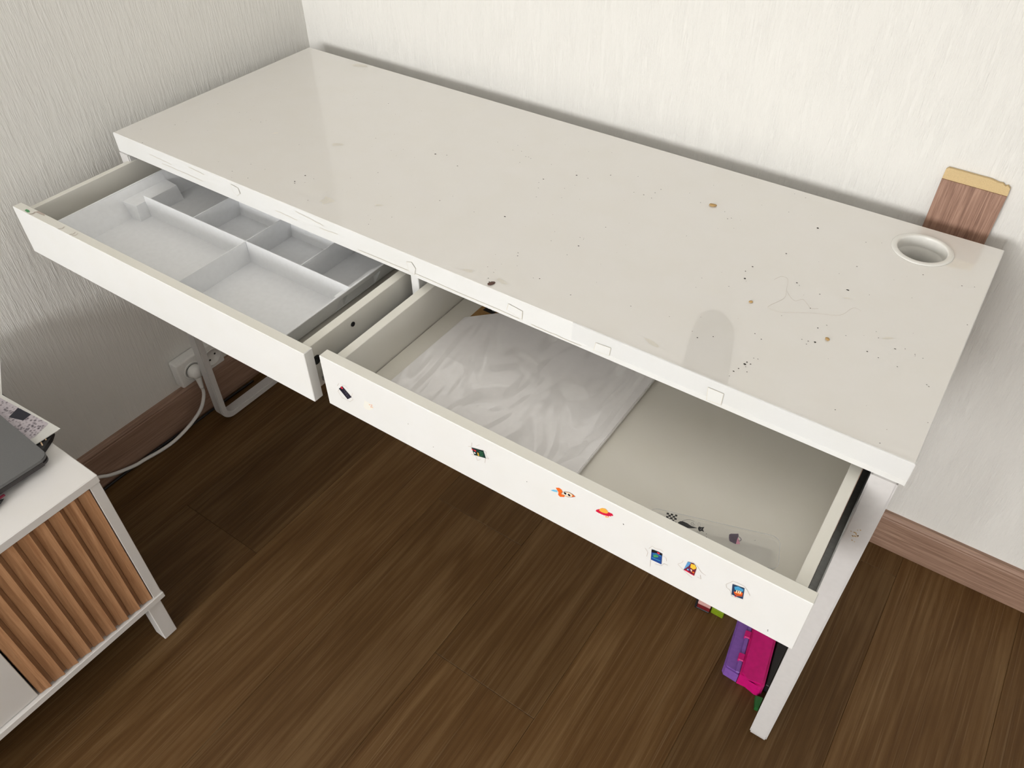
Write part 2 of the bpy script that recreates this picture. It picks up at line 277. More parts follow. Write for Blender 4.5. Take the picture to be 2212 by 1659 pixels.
CASE= {"checks":[[1.2054,-0.6392],[1.21,-0.6377],[1.2147,-0.6362],[1.2086,-0.6408],[1.2133,-0.6394],[1.2071,-0.644],[1.2118,-0.6429],[1.2162,-0.641],[1.2102,-0.6458],[1.2149,-0.6448],[1.2181,-0.6459]],"body":[[1.2215,-0.6469],[1.2209,-0.6439],[1.2222,-0.641],[1.2251,-0.6393],[1.2302,-0.639],[1.2359,-0.6399],[1.2432,-0.6385],[1.2373,-0.6428],[1.2332,-0.6453],[1.2285,-0.6464]],"tail":[[1.2239,-0.6402],[1.2253,-0.6375],[1.2281,-0.6344],[1.2314,-0.6324],[1.236,-0.6321]],"curl":[[1.2361,-0.6369],[1.2366,-0.6356],[1.2357,-0.6347],[1.2343,-0.6353],[1.2342,-0.6372],[1.2355,-0.6385],[1.2375,-0.6376],[1.2383,-0.6354]],"head":[[1.2434,-0.6383],[1.2435,-0.6357],[1.2463,-0.635],[1.249,-0.6328],[1.249,-0.6367],[1.2516,-0.6396],[1.2485,-0.6398],[1.2473,-0.6417],[1.245,-0.6408]],"wing1":[[1.2421,-0.635],[1.2407,-0.6323],[1.2413,-0.6305],[1.2433,-0.6319],[1.2445,-0.635]],"wing2":[[1.2449,-0.6456],[1.2452,-0.6428],[1.2469,-0.642],[1.2472,-0.645],[1.2464,-0.6465]],"dots":[[1.255,-0.6408],[1.2568,-0.6449]],"basket":[[1.2769,-0.6269],[1.278,-0.6247],[1.2828,-0.6216],[1.2851,-0.6198],[1.2867,-0.6223],[1.2872,-0.6282],[1.2885,-0.635],[1.2871,-0.6352],[1.281,-0.6352],[1.2785,-0.6314]],"pink":[[1.2849,-0.627],[1.2868,-0.625],[1.2896,-0.628],[1.2924,-0.6323],[1.2877,-0.6351]],"handle":[[1.287,-0.6242],[1.2889,-0.624],[1.2909,-0.6257],[1.2909,-0.6282],[1.289,-0.6291]],"mark":[[1.3042,-0.6194],[1.305,-0.6178],[1.3044,-0.6176]],"corners":[[1.1932,-0.6449],[1.1977,-0.6386],[1.3114,-0.5997],[1.3198,-0.6059],[1.3284,-0.6321]]}
STK= {"phone":[[0.0278,0.659],[0.0351,0.6674],[0.0499,0.6545],[0.0414,0.646]],"phone_red":[[0.0342,0.664]],"phone_out":[[0.0302,0.6704],[0.0328,0.668],[0.042,0.6711],[0.0463,0.6677],[0.0518,0.6644],[0.0533,0.6627],[0.0485,0.6537],[0.0524,0.6514],[0.0444,0.6425],[0.039,0.6434],[0.03,0.6423],[0.0272,0.6472],[0.0245,0.6522],[0.0292,0.6598],[0.0255,0.6629]],"resid":[[0.0743,0.6616],[0.0816,0.6618],[0.0886,0.6607],[0.0887,0.6544],[0.0814,0.6464],[0.0725,0.644],[0.0701,0.6478]],"resid_red":[[0.0821,0.6577],[0.0873,0.6599],[0.0846,0.6546],[0.0878,0.6558]],"green":[[0.2532,0.6781],[0.2713,0.6833],[0.2747,0.6716],[0.2572,0.6667]],"green_red":[[0.255,0.6754],[0.2589,0.6758]],"green_dots":[[0.2633,0.6737],[0.2638,0.6709],[0.2583,0.6713]],"green_out":[[0.248,0.6764],[0.2533,0.6797],[0.2543,0.6872],[0.2606,0.685],[0.2659,0.6906],[0.2688,0.684],[0.2757,0.6831],[0.2749,0.6779],[0.2792,0.673],[0.2741,0.6712],[0.2731,0.662],[0.2668,0.6642],[0.2614,0.6592],[0.2591,0.6663],[0.2519,0.6649]],"flame":[[0.3684,0.6736],[0.372,0.6773],[0.3771,0.6796],[0.3778,0.6763],[0.3733,0.6742]],"fin":[[0.3752,0.683],[0.3797,0.6858],[0.3832,0.6847],[0.3847,0.6819],[0.383,0.6768],[0.3847,0.6765],[0.3881,0.6781],[0.3872,0.674],[0.3815,0.6706],[0.3789,0.6724],[0.3792,0.6772]],"rbody":[[0.3829,0.6791],[0.3867,0.684],[0.3933,0.6871],[0.3979,0.6865],[0.4016,0.6853],[0.3971,0.681],[0.3916,0.6777],[0.387,0.6773]],"nose":[[0.3966,0.6863],[0.4016,0.6853],[0.3971,0.681],[0.3978,0.6842]],"eyes":[[0.3877,0.6817],[0.3931,0.6824]],"ufo":[[0.4289,0.678],[0.43,0.6811],[0.4336,0.6848],[0.4391,0.6839],[0.4447,0.6873],[0.4495,0.6878],[0.4511,0.6859],[0.45,0.6831],[0.4449,0.6797],[0.4385,0.6777],[0.432,0.6772]],"dome":[[0.4332,0.682],[0.4345,0.6867],[0.437,0.6892],[0.4407,0.6905],[0.4435,0.6888],[0.4449,0.6859],[0.4424,0.683],[0.4371,0.6813]],"foot":[[0.4397,0.677],[0.445,0.679],[0.4471,0.6798],[0.4446,0.6769],[0.442,0.676]],"teeth":[[0.432,0.6764],[0.4348,0.6764],[0.438,0.677],[0.4413,0.6778],[0.4444,0.6792],[0.4474,0.6815],[0.4497,0.6838]],"blue":[[0.5024,0.6621],[0.5105,0.6638],[0.5152,0.6637],[0.5168,0.6446],[0.5038,0.6436]],"blue_top":[[0.5024,0.6621],[0.5105,0.6638],[0.5152,0.6637],[0.5156,0.6604],[0.509,0.6601],[0.5029,0.6571]],"blue_red":[[0.511,0.6618]],"blue_green":[[0.5052,0.653],[0.5083,0.6572],[0.512,0.657],[0.5113,0.654],[0.5071,0.6505]],"blue_out":[[0.4946,0.6581],[0.499,0.6601],[0.502,0.6673],[0.5061,0.6659],[0.5119,0.669],[0.5157,0.6673],[0.5172,0.6605],[0.5204,0.6599],[0.5217,0.6545],[0.5243,0.6485],[0.5195,0.6477],[0.5168,0.6413],[0.5096,0.6394],[0.5045,0.63],[0.5034,0.6425],[0.4983,0.6449],[0.4988,0.6535]],"multi":[[0.5447,0.6729],[0.5513,0.6746],[0.5557,0.6694],[0.5552,0.6544],[0.5424,0.6557]],"multi_blue":[[0.5447,0.6729],[0.5485,0.6738],[0.5468,0.6659],[0.5424,0.656]],"multi_yel":[[0.5487,0.6724],[0.553,0.6736],[0.5557,0.6694],[0.553,0.6647],[0.5489,0.6653]],"multi_red":[[0.5424,0.6557],[0.5461,0.658],[0.5515,0.6554],[0.5548,0.6566],[0.5552,0.6544]],"multi_pur":[[0.5463,0.6631],[0.549,0.6646],[0.5504,0.6593],[0.548,0.6588]],"multi_white":[[0.5494,0.6625],[0.5517,0.6636],[0.5515,0.6586]],"multi_out":[[0.5347,0.6597],[0.5388,0.6656],[0.5396,0.6703],[0.5452,0.6758],[0.5486,0.6762],[0.5555,0.6733],[0.5617,0.6658],[0.5673,0.6649],[0.561,0.6611],[0.5631,0.6548],[0.5586,0.655],[0.5536,0.6489],[0.5483,0.6509],[0.5393,0.6563]],"cake":[[0.5961,0.6737],[0.6089,0.6768],[0.611,0.6576],[0.6042,0.6562],[0.5985,0.656]],"cake_sky":[[0.5988,0.671],[0.6023,0.6749],[0.6085,0.6741],[0.6084,0.67],[0.6002,0.6666]],"cake_l":[[0.5999,0.6631],[0.6087,0.6686],[0.6096,0.6621],[0.6047,0.6584],[0.6012,0.6593]],"cake_c":[[0.6025,0.667],[0.6046,0.6681],[0.6065,0.6687]],"cake_red":[[0.6016,0.6572],[0.6043,0.658],[0.603,0.6551]],"cake_out":[[0.5899,0.6679],[0.5932,0.6732],[0.5955,0.6784],[0.6013,0.6796],[0.6083,0.6795],[0.6125,0.6752],[0.6165,0.6692],[0.6171,0.6599],[0.6118,0.6559],[0.6063,0.6549],[0.599,0.6532],[0.5955,0.6615],[0.5914,0.6627]]}

# ================================================================ SETTING
WX, WY = -0.055, 0.05            # left wall plane, back wall plane
RX, RY, RZ = 3.4, WIN['y'], 2.5
fl = obj('floor', B((WX-0.1, RY-0.1, -0.06), (RX+0.1, WY+0.1, -0.0085)), MT['underlay']); tag(fl, kind='structure')
PW = 0.226; ends = {0: -0.722, 3: -0.685, 5: -0.02, 1: -1.45, 2: 0.9, 4: -1.30, -1: -0.30, 6: -0.9}
def plank(x0, x1, y0, y1):
    bm = bmesh.new(); cx, cy = (x0+x1)/2, (y0+y1)/2
    box(bm, (x0-cx+0.00015, y0-cy+0.00015, -0.008), (x1-cx-0.00015, y1-cy-0.00015, 0), 0.0007)
    return obj('plank', bm, MT['plank'], fl, loc=(cx, cy, 0))
i = -1
while 0.155+PW*i < RX:
    x0, x1 = max(WX+0.001, 0.155+PW*i), min(RX, 0.155+PW*(i+1))
    e = ends.get(i, random.uniform(-1.2, 0)); cuts = [WY-0.001]
    y = e
    while y > WY-0.02: y -= 1.29
    while y > RY: cuts.append(y); y -= 1.29
    cuts.append(RY)
    for a, b in zip(cuts, cuts[1:]): plank(x0, x1, b, a)
    i += 1
wb = tag(obj('wall_back', B((WX-0.12, WY, -0.05), (RX+0.12, WY+0.12, RZ)), MT['wall_back']), kind='structure')
wf = tag(obj('wall_left', B((WX-0.12, RY-0.12, -0.05), (WX, WY, RZ)), MT['wall_left']), kind='structure')
tag(obj('wall_right', B((RX, RY-0.12, -0.05), (RX+0.12, WY, RZ)), MT['dim']), kind='structure')
tag(obj('ceiling', B((WX-0.12, RY-0.12, RZ), (RX+0.12, WY+0.12, RZ+0.1)), MT['ceiling']), kind='structure')
bm = bmesh.new()
for a, b in (((WX, RY-0.12, 0), (WIN['x0'], RY, RZ)), ((WIN['x1'], RY-0.12, 0), (RX, RY, RZ)), ((WIN['x0'], RY-0.12, 0), (WIN['x1'], RY, WIN['z0'])), ((WIN['x0'], RY-0.12, WIN['z1']), (WIN['x1'], RY, RZ))):
    if b[0] > a[0]: box(bm, a, b)
tag(obj('wall_front', bm, MT['dim']), kind='structure')
win = tag(obj('window_1', B((WIN['x0'], RY-0.08, WIN['z0']-0.03), (WIN['x1'], RY+0.12, WIN['z0']), 0.004), MT['white']), kind='structure')
bm = bmesh.new()
for xx in (WIN['x0'], (WIN['x0']+WIN['x1'])/2-0.025, WIN['x1']-0.05): box(bm, (xx, RY-0.08, WIN['z0']), (xx+0.05, RY-0.03, WIN['z1']), 0.003)
for zz in (WIN['z0'], WIN['z1']-0.05): box(bm, (WIN['x0']+0.05, RY-0.08, zz), (WIN['x1']-0.05, RY-0.03, zz+0.05), 0.003)
obj('window_frame', bm, MT['white'], win)
def baseboard(name, length, loc, rz, h=0.098, t=0.013):
    # profile (depth from wall, height): flat face, small bead near the top
    pr = [(0, 0), (t, 0), (t, h-0.014), (t-0.0012, h-0.0125), (t-0.0012, h-0.011), (t-0.0005, h-0.008), (t-0.003, h-0.002), (t-0.006, h), (0, h)]
    bm = bmesh.new(); prism(bm, pr, 0, length, f3=lambda x, y, z: (z, -x, y))
    o = obj(name, bm, MT['baseboard']); o.location = loc; o.rotation_euler = (0, 0, rz); return tag(o, kind='structure')
baseboard('baseboard_back', RX-WX-0.0131, (WX+0.0131, WY, 0.0005), 0)
baseboard('baseboard_left', WY-RY, (WX, RY, 0.0005), math.pi/2, 0.104)

# ================================================================ DESK
desk = tag(empty('desk', (0, 0, 0)), 'long white desk with two pulled-out drawers pushed against the back wall', 'desk')
TX0, TX1, TY0, TY1, TZ0, TZ1 = 0.0, 1.42, -0.50, 0.0, 0.7125, 0.75
GC, GR = (1.320, -0.066), 0.0355
# tabletop with the cable hole cut through it
bm = bmesh.new(); ch = 0.0012
def loop(pts, z): return [bm.verts.new((x, y, z)) for x, y in pts]
rect = lambda d: [(TX0+d, TY0+d), (TX1-d, TY0+d), (TX1-d, TY1-d), (TX0+d, TY1-d)]
hole = [(GC[0]+GR*math.cos(2*math.pi*k/48), GC[1]+GR*math.sin(2*math.pi*k/48)) for k in range(48)]
outs = [loop(rect(ch), TZ1), loop(rect(0), TZ1-ch), loop(rect(0), TZ0+ch), loop(rect(ch), TZ0)]
ht, hb = loop(hole, TZ1), loop(hole, TZ0)
def ring_edges(L): return [bm.edges.get((L[k], L[(k+1) % len(L)])) or bm.edges.new((L[k], L[(k+1) % len(L)])) for k in range(len(L))]
bmesh.ops.triangle_fill(bm, use_beauty=True, edges=ring_edges(outs[0])+ring_edges(ht), normal=(0, 0, 1))
bmesh.ops.triangle_fill(bm, use_beauty=True, edges=ring_edges(outs[3])+ring_edges(hb), normal=(0, 0, -1))
for f in bm.faces: f.material_index = 0
side = []
for a, b in zip(outs, outs[1:]):
    for k in range(4): side.append(bm.faces.new((a[k], b[k], b[(k+1) % 4], a[(k+1) % 4])))
for k in range(48): side.append(bm.faces.new((ht[k], ht[(k+1) % 48], hb[(k+1) % 48], hb[k])))
for f in side: f.material_index = 1
top = obj('tabletop', bm, [MT['top'], MT['white']], desk)
# cable grommet
bm = bmesh.new()
lathe(bm, [(0.0345, 0.700), (0.0355, 0.7005), (0.0355, 0.7501), (0.0432, 0.7501), (0.0436, 0.7508), (0.0425, 0.7516), (0.0365, 0.7518), (0.0350, 0.7512), (0.0343, 0.7495), (0.0338, 0.735), (0.0338, 0.7335), (0.0328, 0.7325), (0.0322, 0.700), (0.0345, 0.700)], 64, GC)
gr = obj('cable_grommet', bm, MT['grom'], desk, True)
bm = bmesh.new(); box(bm, (1.0, -0.16, 0.683), (1.383, -0.012, 0.687)); box(bm, (1.0, -0.162, 0.683), (1.383, -0.158, 0.711))
obj('cable_tray', bm, MT['inner'], desk)
# steel U frames: flat tube 30 x 16 mm, bent at the floor
def uframe(x0, x1):
    yo, yi, t, r = -0.502, -0.020, 0.016, 0.034
    outer, inner = [(yo, 0.712)], [(yo+t, 0.712)]
    for c, a0 in (((yo+r, r), 180), ((yi-r, r), 270)):
        for k in range(9):
            a = math.radians(a0+90*k/8)
            outer.append((c[0]+r*math.cos(a), c[1]+r*math.sin(a))); inner.append((c[0]+(r-t)*math.cos(a), c[1]+(r-t)*math.sin(a)))
    outer.append((yi, 0.712)); inner.append((yi-t, 0.712))
    bm = bmesh.new(); n = len(outer)
    V = [[bm.verts.new((x, y, z+0.0005)) for (y, z) in L] for L in (outer, inner) for x in (x0, x1)]   # o0,o1,i0,i1
    for k in range(n-1):
        for A, Bb in ((0, 1), (1, 3), (3, 2), (2, 0)): bm.faces.new((V[A][k], V[A][k+1], V[Bb][k+1], V[Bb][k]))
    for k in (0, n-1): bm.faces.new((V[0][k], V[1][k], V[3][k], V[2][k]))
    bmesh.ops.recalc_face_normals(bm, faces=bm.faces)
    es = [e for e in bm.edges if abs(e.verts[0].co.x-e.verts[1].co.x) < 1e-6 and len(e.link_faces) == 2]
    bmesh.ops.bevel(bm, geom=es, offset=0.0022, segments=2, affect='EDGES')
    return bm
obj('leg_frame', uframe(-0.001, 0.027), MT['steel'], desk, True); obj('leg_frame', uframe(1.384, 1.414), MT['steel'], desk, True)
for o in desk.children:
    if o.name.startswith('leg_frame'):
        md = o.modifiers.new('wn', 'WEIGHTED_NORMAL'); md.keep_sharp = True
        o.data.set_sharp_from_angle(angle=math.radians(40))
obj('centre_support', B((0.6965, -0.493, 0.600), (0.7115, -0.012, 0.712), 0.001), MT['white'], desk)
obj('back_rail', B((0.03, -0.0115, 0.60), (1.382, -0.002, 0.712), 0.001), MT['white'], desk)
obj('side_rail', B((0.0045, -0.484, 0.62), (0.0175, -0.04, 0.712), 0.001), MT['white'], desk)
obj('side_rail', B((1.390, -0.484, 0.62), (1.412, -0.04, 0.712), 0.001), MT['white'], desk)
# clear protective tape along the front edge, with scraps of old tape
bm = bmesh.new(); box(bm, (0.985, -0.5006, 0.7225), (1.4205, -0.5001, 0.7512)); box(bm, (0.985, -0.5006, 0.7502), (1.4205, -0.4985, 0.7512))
tag(obj('edge_tape', bm, MT['tape'], desk), 'clear tape wrapped over the front edge')
ff = lambda x, z, h: (x, -0.5003-h, z)
for pts in ([(0.318, 0.745), (0.336, 0.743), (0.338, 0.733), (0.328, 0.7255), (0.320, 0.731)], [(0.699, 0.7365), (0.709, 0.7395), (0.716, 0.731), (0.713, 0.7185), (0.702, 0.719)], [(0.882, 0.738), (0.906, 0.735), (0.905, 0.720), (0.879, 0.726)], [(1.021, 0.734), (1.044, 0.7355), (1.043, 0.7215), (1.019, 0.7195)], [(1.179, 0.738), (1.200, 0.738), (1.200, 0.7185), (1.1805, 0.7165)]):
    d = Decal(lambda x, z, h: (x, -0.5008-h, z)); d.poly(pts, MT['residue']); c = Vector((sum(p[0] for p in pts)/len(pts), sum(p[1] for p in pts)/len(pts)))
    d.poly([tuple(c+(Vector(p)-c)*0.93) for p in pts], MT['white']); d.done('tape_scrap', desk)
d = Decal(ff)
for x0, z0, x1, z1 in ((0.10, 0.735, 0.16, 0.733), (0.13, 0.727, 0.24, 0.7255), (0.42, 0.729, 0.47, 0.727), (0.47, 0.744, 0.53, 0.738), (0.52, 0.731, 0.56, 0.733), (0.21, 0.7435, 0.25, 0.7405), (0.60, 0.7205, 0.90, 0.7195), (0.92, 0.7185, 1.0, 0.7175)):
    pts = [(x0+(x1-x0)*k/8, z0+(z1-z0)*k/8+random.uniform(-.0008, .0008)) for k in range(9)]; d.line(pts, 0.0009, MT['residue'])
tag(d.done('glue_marks', desk), kind='stuff')
# flecks, stains and smudges on the top
d = Decal(lambda x, y, h: (x, y, 0.7501+min(h, 0.0003)))
for x, y, b in SPECKS:
    n = 7; r = (0.0016 if b else 0.00085)*random.uniform(0.8, 1.25); a0 = random.uniform(0, 6.28); el = random.uniform(0.55, 1)
    d.poly([(x+r*math.cos(a0+2*math.pi*k/n)*random.uniform(.7, 1.15), y+el*r*math.sin(a0+2*math.pi*k/n)*random.uniform(.7, 1.15)) for k in range(n)], MT['speck']); d.k = 0
for k in range(130):
    x, y = random.uniform(0.03, 1.39), random.uniform(-0.48, -0.02)
    if (x-GC[0])**2+(y-GC[1])**2 < 0.05**2: continue
    d.circ((x, y), random.uniform(0.0003, 0.0006), MT['seed'], 5); d.k = 0
tag(d.done('dirt_flecks', desk), kind='stuff')
d = Decal(lambda x, y, h: (x, y, 0.7501+0.00002*random.random()))
def blot(cx, cy, rx, ry, a, n=11):
    out = []
    for k in range(n):
        t = 2*math.pi*k/n; r = random.uniform(0.6, 1.1); u, v = rx*r*math.cos(t), ry*r*math.sin(t)
        out.append((cx+u*math.cos(a)-v*math.sin(a), cy+u*math.sin(a)+v*math.cos(a)))
    d.poly(out, MT['smear'])
for args in ((0.165, -0.014, 0.020, 0.010, 0.2), (0.375, -0.305, 0.012, 0.006, 0.6), (0.497, -0.455, 0.012, 0.014, 0.3), (0.25, -0.335, 0.008, 0.0025, 0.8), (0.575, -0.42, 0.009, 0.003, 0.4), (0.855, -0.477, 0.012, 0.004, -0.2), (0.80, -0.483, 0.010, 0.004, 0.3), (1.09, -0.478, 0.014, 0.004, -0.3), (1.335, -0.30, 0.008, 0.003, 0.5), (1.265, -0.245, 0.006, 0.002, 0.3)): blot(*args)
tag(d.done('old_stains', desk), kind='stuff')

# ---- drawers (part of the desk); local frame: x along the front, y back from the front face
def drawer(px, py, ztop, width, sl, sr, zb, lab):
    rz = 0.0085; h = 0.0902; zt = 0.700
    dr = obj('drawer', B((sl[1]+0.0018, 0.0165, zb-0.005), (sr[0]-0.0012, 0.44, zb), 0.0), MT['bottom'], desk)
    dr.location = (px, py, 0); dr.rotation_euler = (0, 0, rz); dr['label'] = lab
    bm = bmesh.new(); box(bm, (0, 0, ztop-h), (width, 0.0165, ztop), 0.0009)
    for f in bm.faces:
        if f.normal.z > 0.9: f.material_index = 1
    bm.normal_update()
    for f in bm.faces: f.material_index = 1 if f.normal.z > 0.9 else 0
    obj('front_panel', bm, [MT['white'], MT['edge']], dr)
    for a, b in (sl, sr):
        bm = bmesh.new(); box(bm, (a, 0.0166, zb-0.014), (b, 0.455, zt), 0.0006); bm.normal_update()
        for f in bm.faces: f.material_index = 1 if f.normal.z > 0.9 else 0
        obj('side_panel', bm, [MT['inner'], MT['edge']], dr)
    obj('back_panel', B((sl[1]+0.0002, 0.441, zb-0.012), (sr[0]-0.0002, 0.453, zt), 0.0005), MT['inner'], dr)
    for x0, x1 in ((sl[0]-0.0105, sl[0]-0.0005), (sr[1]+0.0005, sr[1]+0.0100)):
        bm = bmesh.new(); box(bm, (x0, 0.030, zb-0.004), (x1, 0.45, zb+0.0015)); box(bm, (x0 if x0 < 0.1 else x1-0.0015, 0.030, zb+0.0015), (x0+0.0015 if x0 < 0.1 else x1, 0.45, zb+0.026))
        obj('runner', bm, MT['metal'], dr)
    return dr
LP, RP = (0.0104, -0.7205), (0.7118, -0.7029)
dL = drawer(LP[0], LP[1], 0.708, 0.6855, (0.0106, 0.0216), (0.6590, 0.6735), 0.636, 'left drawer holding a white organiser tray')
dR = drawer(RP[0], RP[1], 0.7052, 0.6755, (0.0135, 0.0280), (0.6505, 0.6640), 0.635, 'right drawer with stickers on its front')
for nm, y, z, r in (('screw_hole', 0.105, 0.684, 0.0038), ('plastic_cap', 0.028, 0.672, 0.0075)):
    bm = bmesh.new(); lathe(bm, [(r*0.3, 0), (r, 0), (r, 0.0012), (r*0.72, 0.0014), (r*0.6, 0.0006), (0.0002, 0.0004)], 18)
    o = obj(nm, bm, MT['darkhole'], dL, True); o.location = (0.6736, y, z); o.rotation_euler = (0, math.pi/2, 0)
# chips and a green paint dab on the top edge of the left drawer front
d = Decal(lambda x, y, h: (x, y, 0.7081+h))
d.poly([(0.030, 0.004), (0.040, 0.003), (0.043, 0.006), (0.036, 0.0085), (0.029, 0.008)], INK['green'])
for x in (0.047, 0.049, 0.130, 0.160, 0.167): d.line([(x, 0.0012), (x+0.004, 0.006), (x+0.002, 0.011)], 0.0011, MT['outline'])
d.poly([(0.050, 0.011), (0.075, 0.0125), (0.07, 0.0155), (0.052, 0.0155)], MT['outline'])
tag(d.done('edge_chips', dL), kind='stuff')
# stickers on the right drawer front
F = lambda x, z, h: (x, -h, z); K = STK
def torn(d, pts, fill=True):
    for a in range(0, len(pts), 1):
        if random.random() < 0.72: d.line([pts[a], pts[(a+1) % len(pts)]], 0.00035, MT['outline'])
d = Decal(F); torn(d, K['phone_out'], False); d.poly(K['phone'], INK['navy']); d.circ(K['phone_red'][0], 0.0022, INK['red'])
for a, b in ((0.0385, 0.6600), (0.0415, 0.6592), (0.0400, 0.6568), (0.0430, 0.6560), (0.0415, 0.6535), (0.0445, 0.6530)): d.circ((a, b), 0.0007, INK['grey'], 8)
tag(d.done('sticker', dR), 'torn sticker of a dark remote with a red button')
d = Decal(F); d.poly(K['resid'], MT['edge'])
for c in K['resid_red']: d.circ(c, 0.0011, INK['cream'], 7)
d.line(K['resid_red'], 0.0005, INK['red']); tag(d.done('sticker', dR), 'worn-off sticker residue with faint red marks')
d = Decal(F); torn(d, K['green_out'], False); d.poly(K['green'], INK['teal'])
d.circ(K['green_red'][0], 0.0014, INK['red']); d.circ(K['green_red'][1], 0.0016, INK['red'])
for k_, c in enumerate(K['green_dots']): d.circ(c, 0.0013, INK[('amber', 'yellow', 'white')[k_]], 8)
for k_ in range(3): d.line([(0.2655, 0.6785-0.003*k_), (0.2715, 0.6800-0.003*k_)], 0.0005, INK['green'])
tag(d.done('sticker', dR), 'torn dark green square sticker')
d = Decal(F); d.poly(K['flame'], INK['sky']); d.poly(K['fin'], INK['orange']); d.poly(K['rbody'], INK['cream']); d.poly(K['nose'], INK['orange'])
for c in K['eyes']: d.circ(c, 0.0028, INK['white'], 14, 0.85); d.circ((c[0]+0.0004, c[1]), 0.0019, INK['black'], 12)
d.line(K['rbody'], 0.0004, INK['maroon'], True); tag(d.done('sticker', dR), 'orange rocket sticker with two round eyes')
d = Decal(F); d.poly(K['foot'], INK['amber']); d.poly(K['ufo'], INK['crimson']); d.poly(K['dome'], INK['amber'])
for c in K['teeth']: d.circ(c, 0.0007, INK['white'], 8)
tag(d.done('sticker', dR), 'red flying saucer sticker with amber dome')
d = Decal(F); torn(d, K['blue_out']); d.poly(K['blue'], INK['blue']); d.poly(K['blue_top'], INK['black']); d.circ(K['blue_red'][0], 0.0017, INK['red']); d.poly(K['blue_green'], INK['green'])
d.line([(0.5048, 0.6485), (0.5150, 0.6500)], 0.0011, INK['cyan']); d.line([(0.5050, 0.6555), (0.5085, 0.6590), (0.5145, 0.6590)], 0.0010, INK['cyan'])
tag(d.done('sticker', dR), 'torn blue square sticker with green shape and red dot')
d = Decal(F); torn(d, K['multi_out']); d.poly(K['multi'], INK['maroon'])
for nm, c in (('multi_blue', 'skyblue'), ('multi_yel', 'yellow'), ('multi_red', 'crimson'), ('multi_pur', 'purple'), ('multi_white', 'cream')): d.poly(K[nm], INK[c])
d.circ((0.5535, 0.6600), 0.0014, INK['orange'], 8); d.circ((0.5470, 0.6600), 0.0012, INK['sky'], 8); tag(d.done('sticker', dR), 'torn multicoloured sticker in yellow, blue and red')
d = Decal(F); torn(d, K['cake_out']); d.poly(K['cake'], INK['deep']); d.poly(K['cake_sky'], INK['cyan']); d.line([(0.6005, 0.6715), (0.6035, 0.6732), (0.6075, 0.6725)], 0.0012, INK['skyblue'])
d.poly(K['cake_l'], INK['orange'])
for x, z in K['cake_c']: d.poly([(x-0.0006, z-0.0045), (x+0.0006, z-0.0040), (x+0.0006, z+0.0012), (x-0.0006, z+0.0008)], INK['cream'])
d.line([(0.6010, 0.6612), (0.6050, 0.6604), (0.6092, 0.6640)], 0.0008, INK['maroon']); d.poly(K['cake_red'], INK['red']); tag(d.done('sticker', dR), 'torn blue sticker with cake and candles')
d = Decal(F)
for x, z in ((0.6455, 0.6275), (0.6458, 0.6255), (0.4645, 0.6800), (0.4650, 0.6793), (0.335, 0.667), (0.15, 0.66), (0.19, 0.64)): d.circ((x, z), 0.0006, MT['speck'], 6)
tag(d.done('pen_marks', dR), kind='stuff')
# a worn spot on the right leg
d = Decal(lambda x, z, h: (x, -0.5022-h, z))
for k in range(16): d.circ((1.398+random.gauss(0, 0.003), 0.606+random.gauss(0, 0.006)), random.uniform(.0005, .0012), MT['crumb'], 6); d.k = 0
tag(d.done('worn_spot', desk), kind='stuff')

# ================================================================ THINGS IN THE DRAWERS
# white organiser tray (thin moulded shell, finger grips pressed into both ends)
tray = tag(empty('organiser_tray', (LP[0], LP[1], 0), 0.0085), 'white plastic organiser tray with six compartments in the left drawer', 'drawer organiser')
XL, XR, YF, YM, YB, ZF, ZR, DX = 0.070, 0.612, 0.0185, 0.270, 0.372, 0.6415, 0.6860, 0.022
D1, DA, DB_, DC = 0.170, 0.246, 0.377, 0.503
bm = bmesh.new()
def q(*ps): return bm.faces.new([bm.verts.new(p) for p in ps])
def xw(z, s): t = (ZR-z)/(ZR-ZF)*DX; return XL+t if s < 0 else XR-t
yf0, ybk = YF+0.012, YB-0.012
q((XL+DX, yf0, ZF), (XR-DX, yf0, ZF), (XR-DX, YM-0.006, ZF), (XL+DX, YM-0.006, ZF))
for a, b in ((XL+DX, DA), (DC, XR-DX)):
    q((a, YM-0.006, ZF), (b, YM-0.006, ZF), (b, ybk, ZF), (a, ybk, ZF))
    a2, b2 = (XL, b) if a < 0.2 else (a, XR)
    q((a, ybk, ZF), (b, ybk, ZF), (b2, YB, ZR), (a2, YB, ZR))
q((DA, YM-0.006, ZF), (DC, YM-0.006, ZF), (DC, YM, ZR), (DA, YM, ZR))
q((DA, YM-0.006, ZF), (DA, ybk, ZF), (DA, YB, ZR), (DA, YM, ZR)); q((DC, ybk, ZF), (DC, YM-0.006, ZF), (DC, YM, ZR), (DC, YB, ZR))
q((XL+DX, yf0, ZF), (XL, YF, ZR), (XR, YF, ZR), (XR-DX, yf0, ZF))
G0, G1, GZ = 0.147, 0.242, 0.671
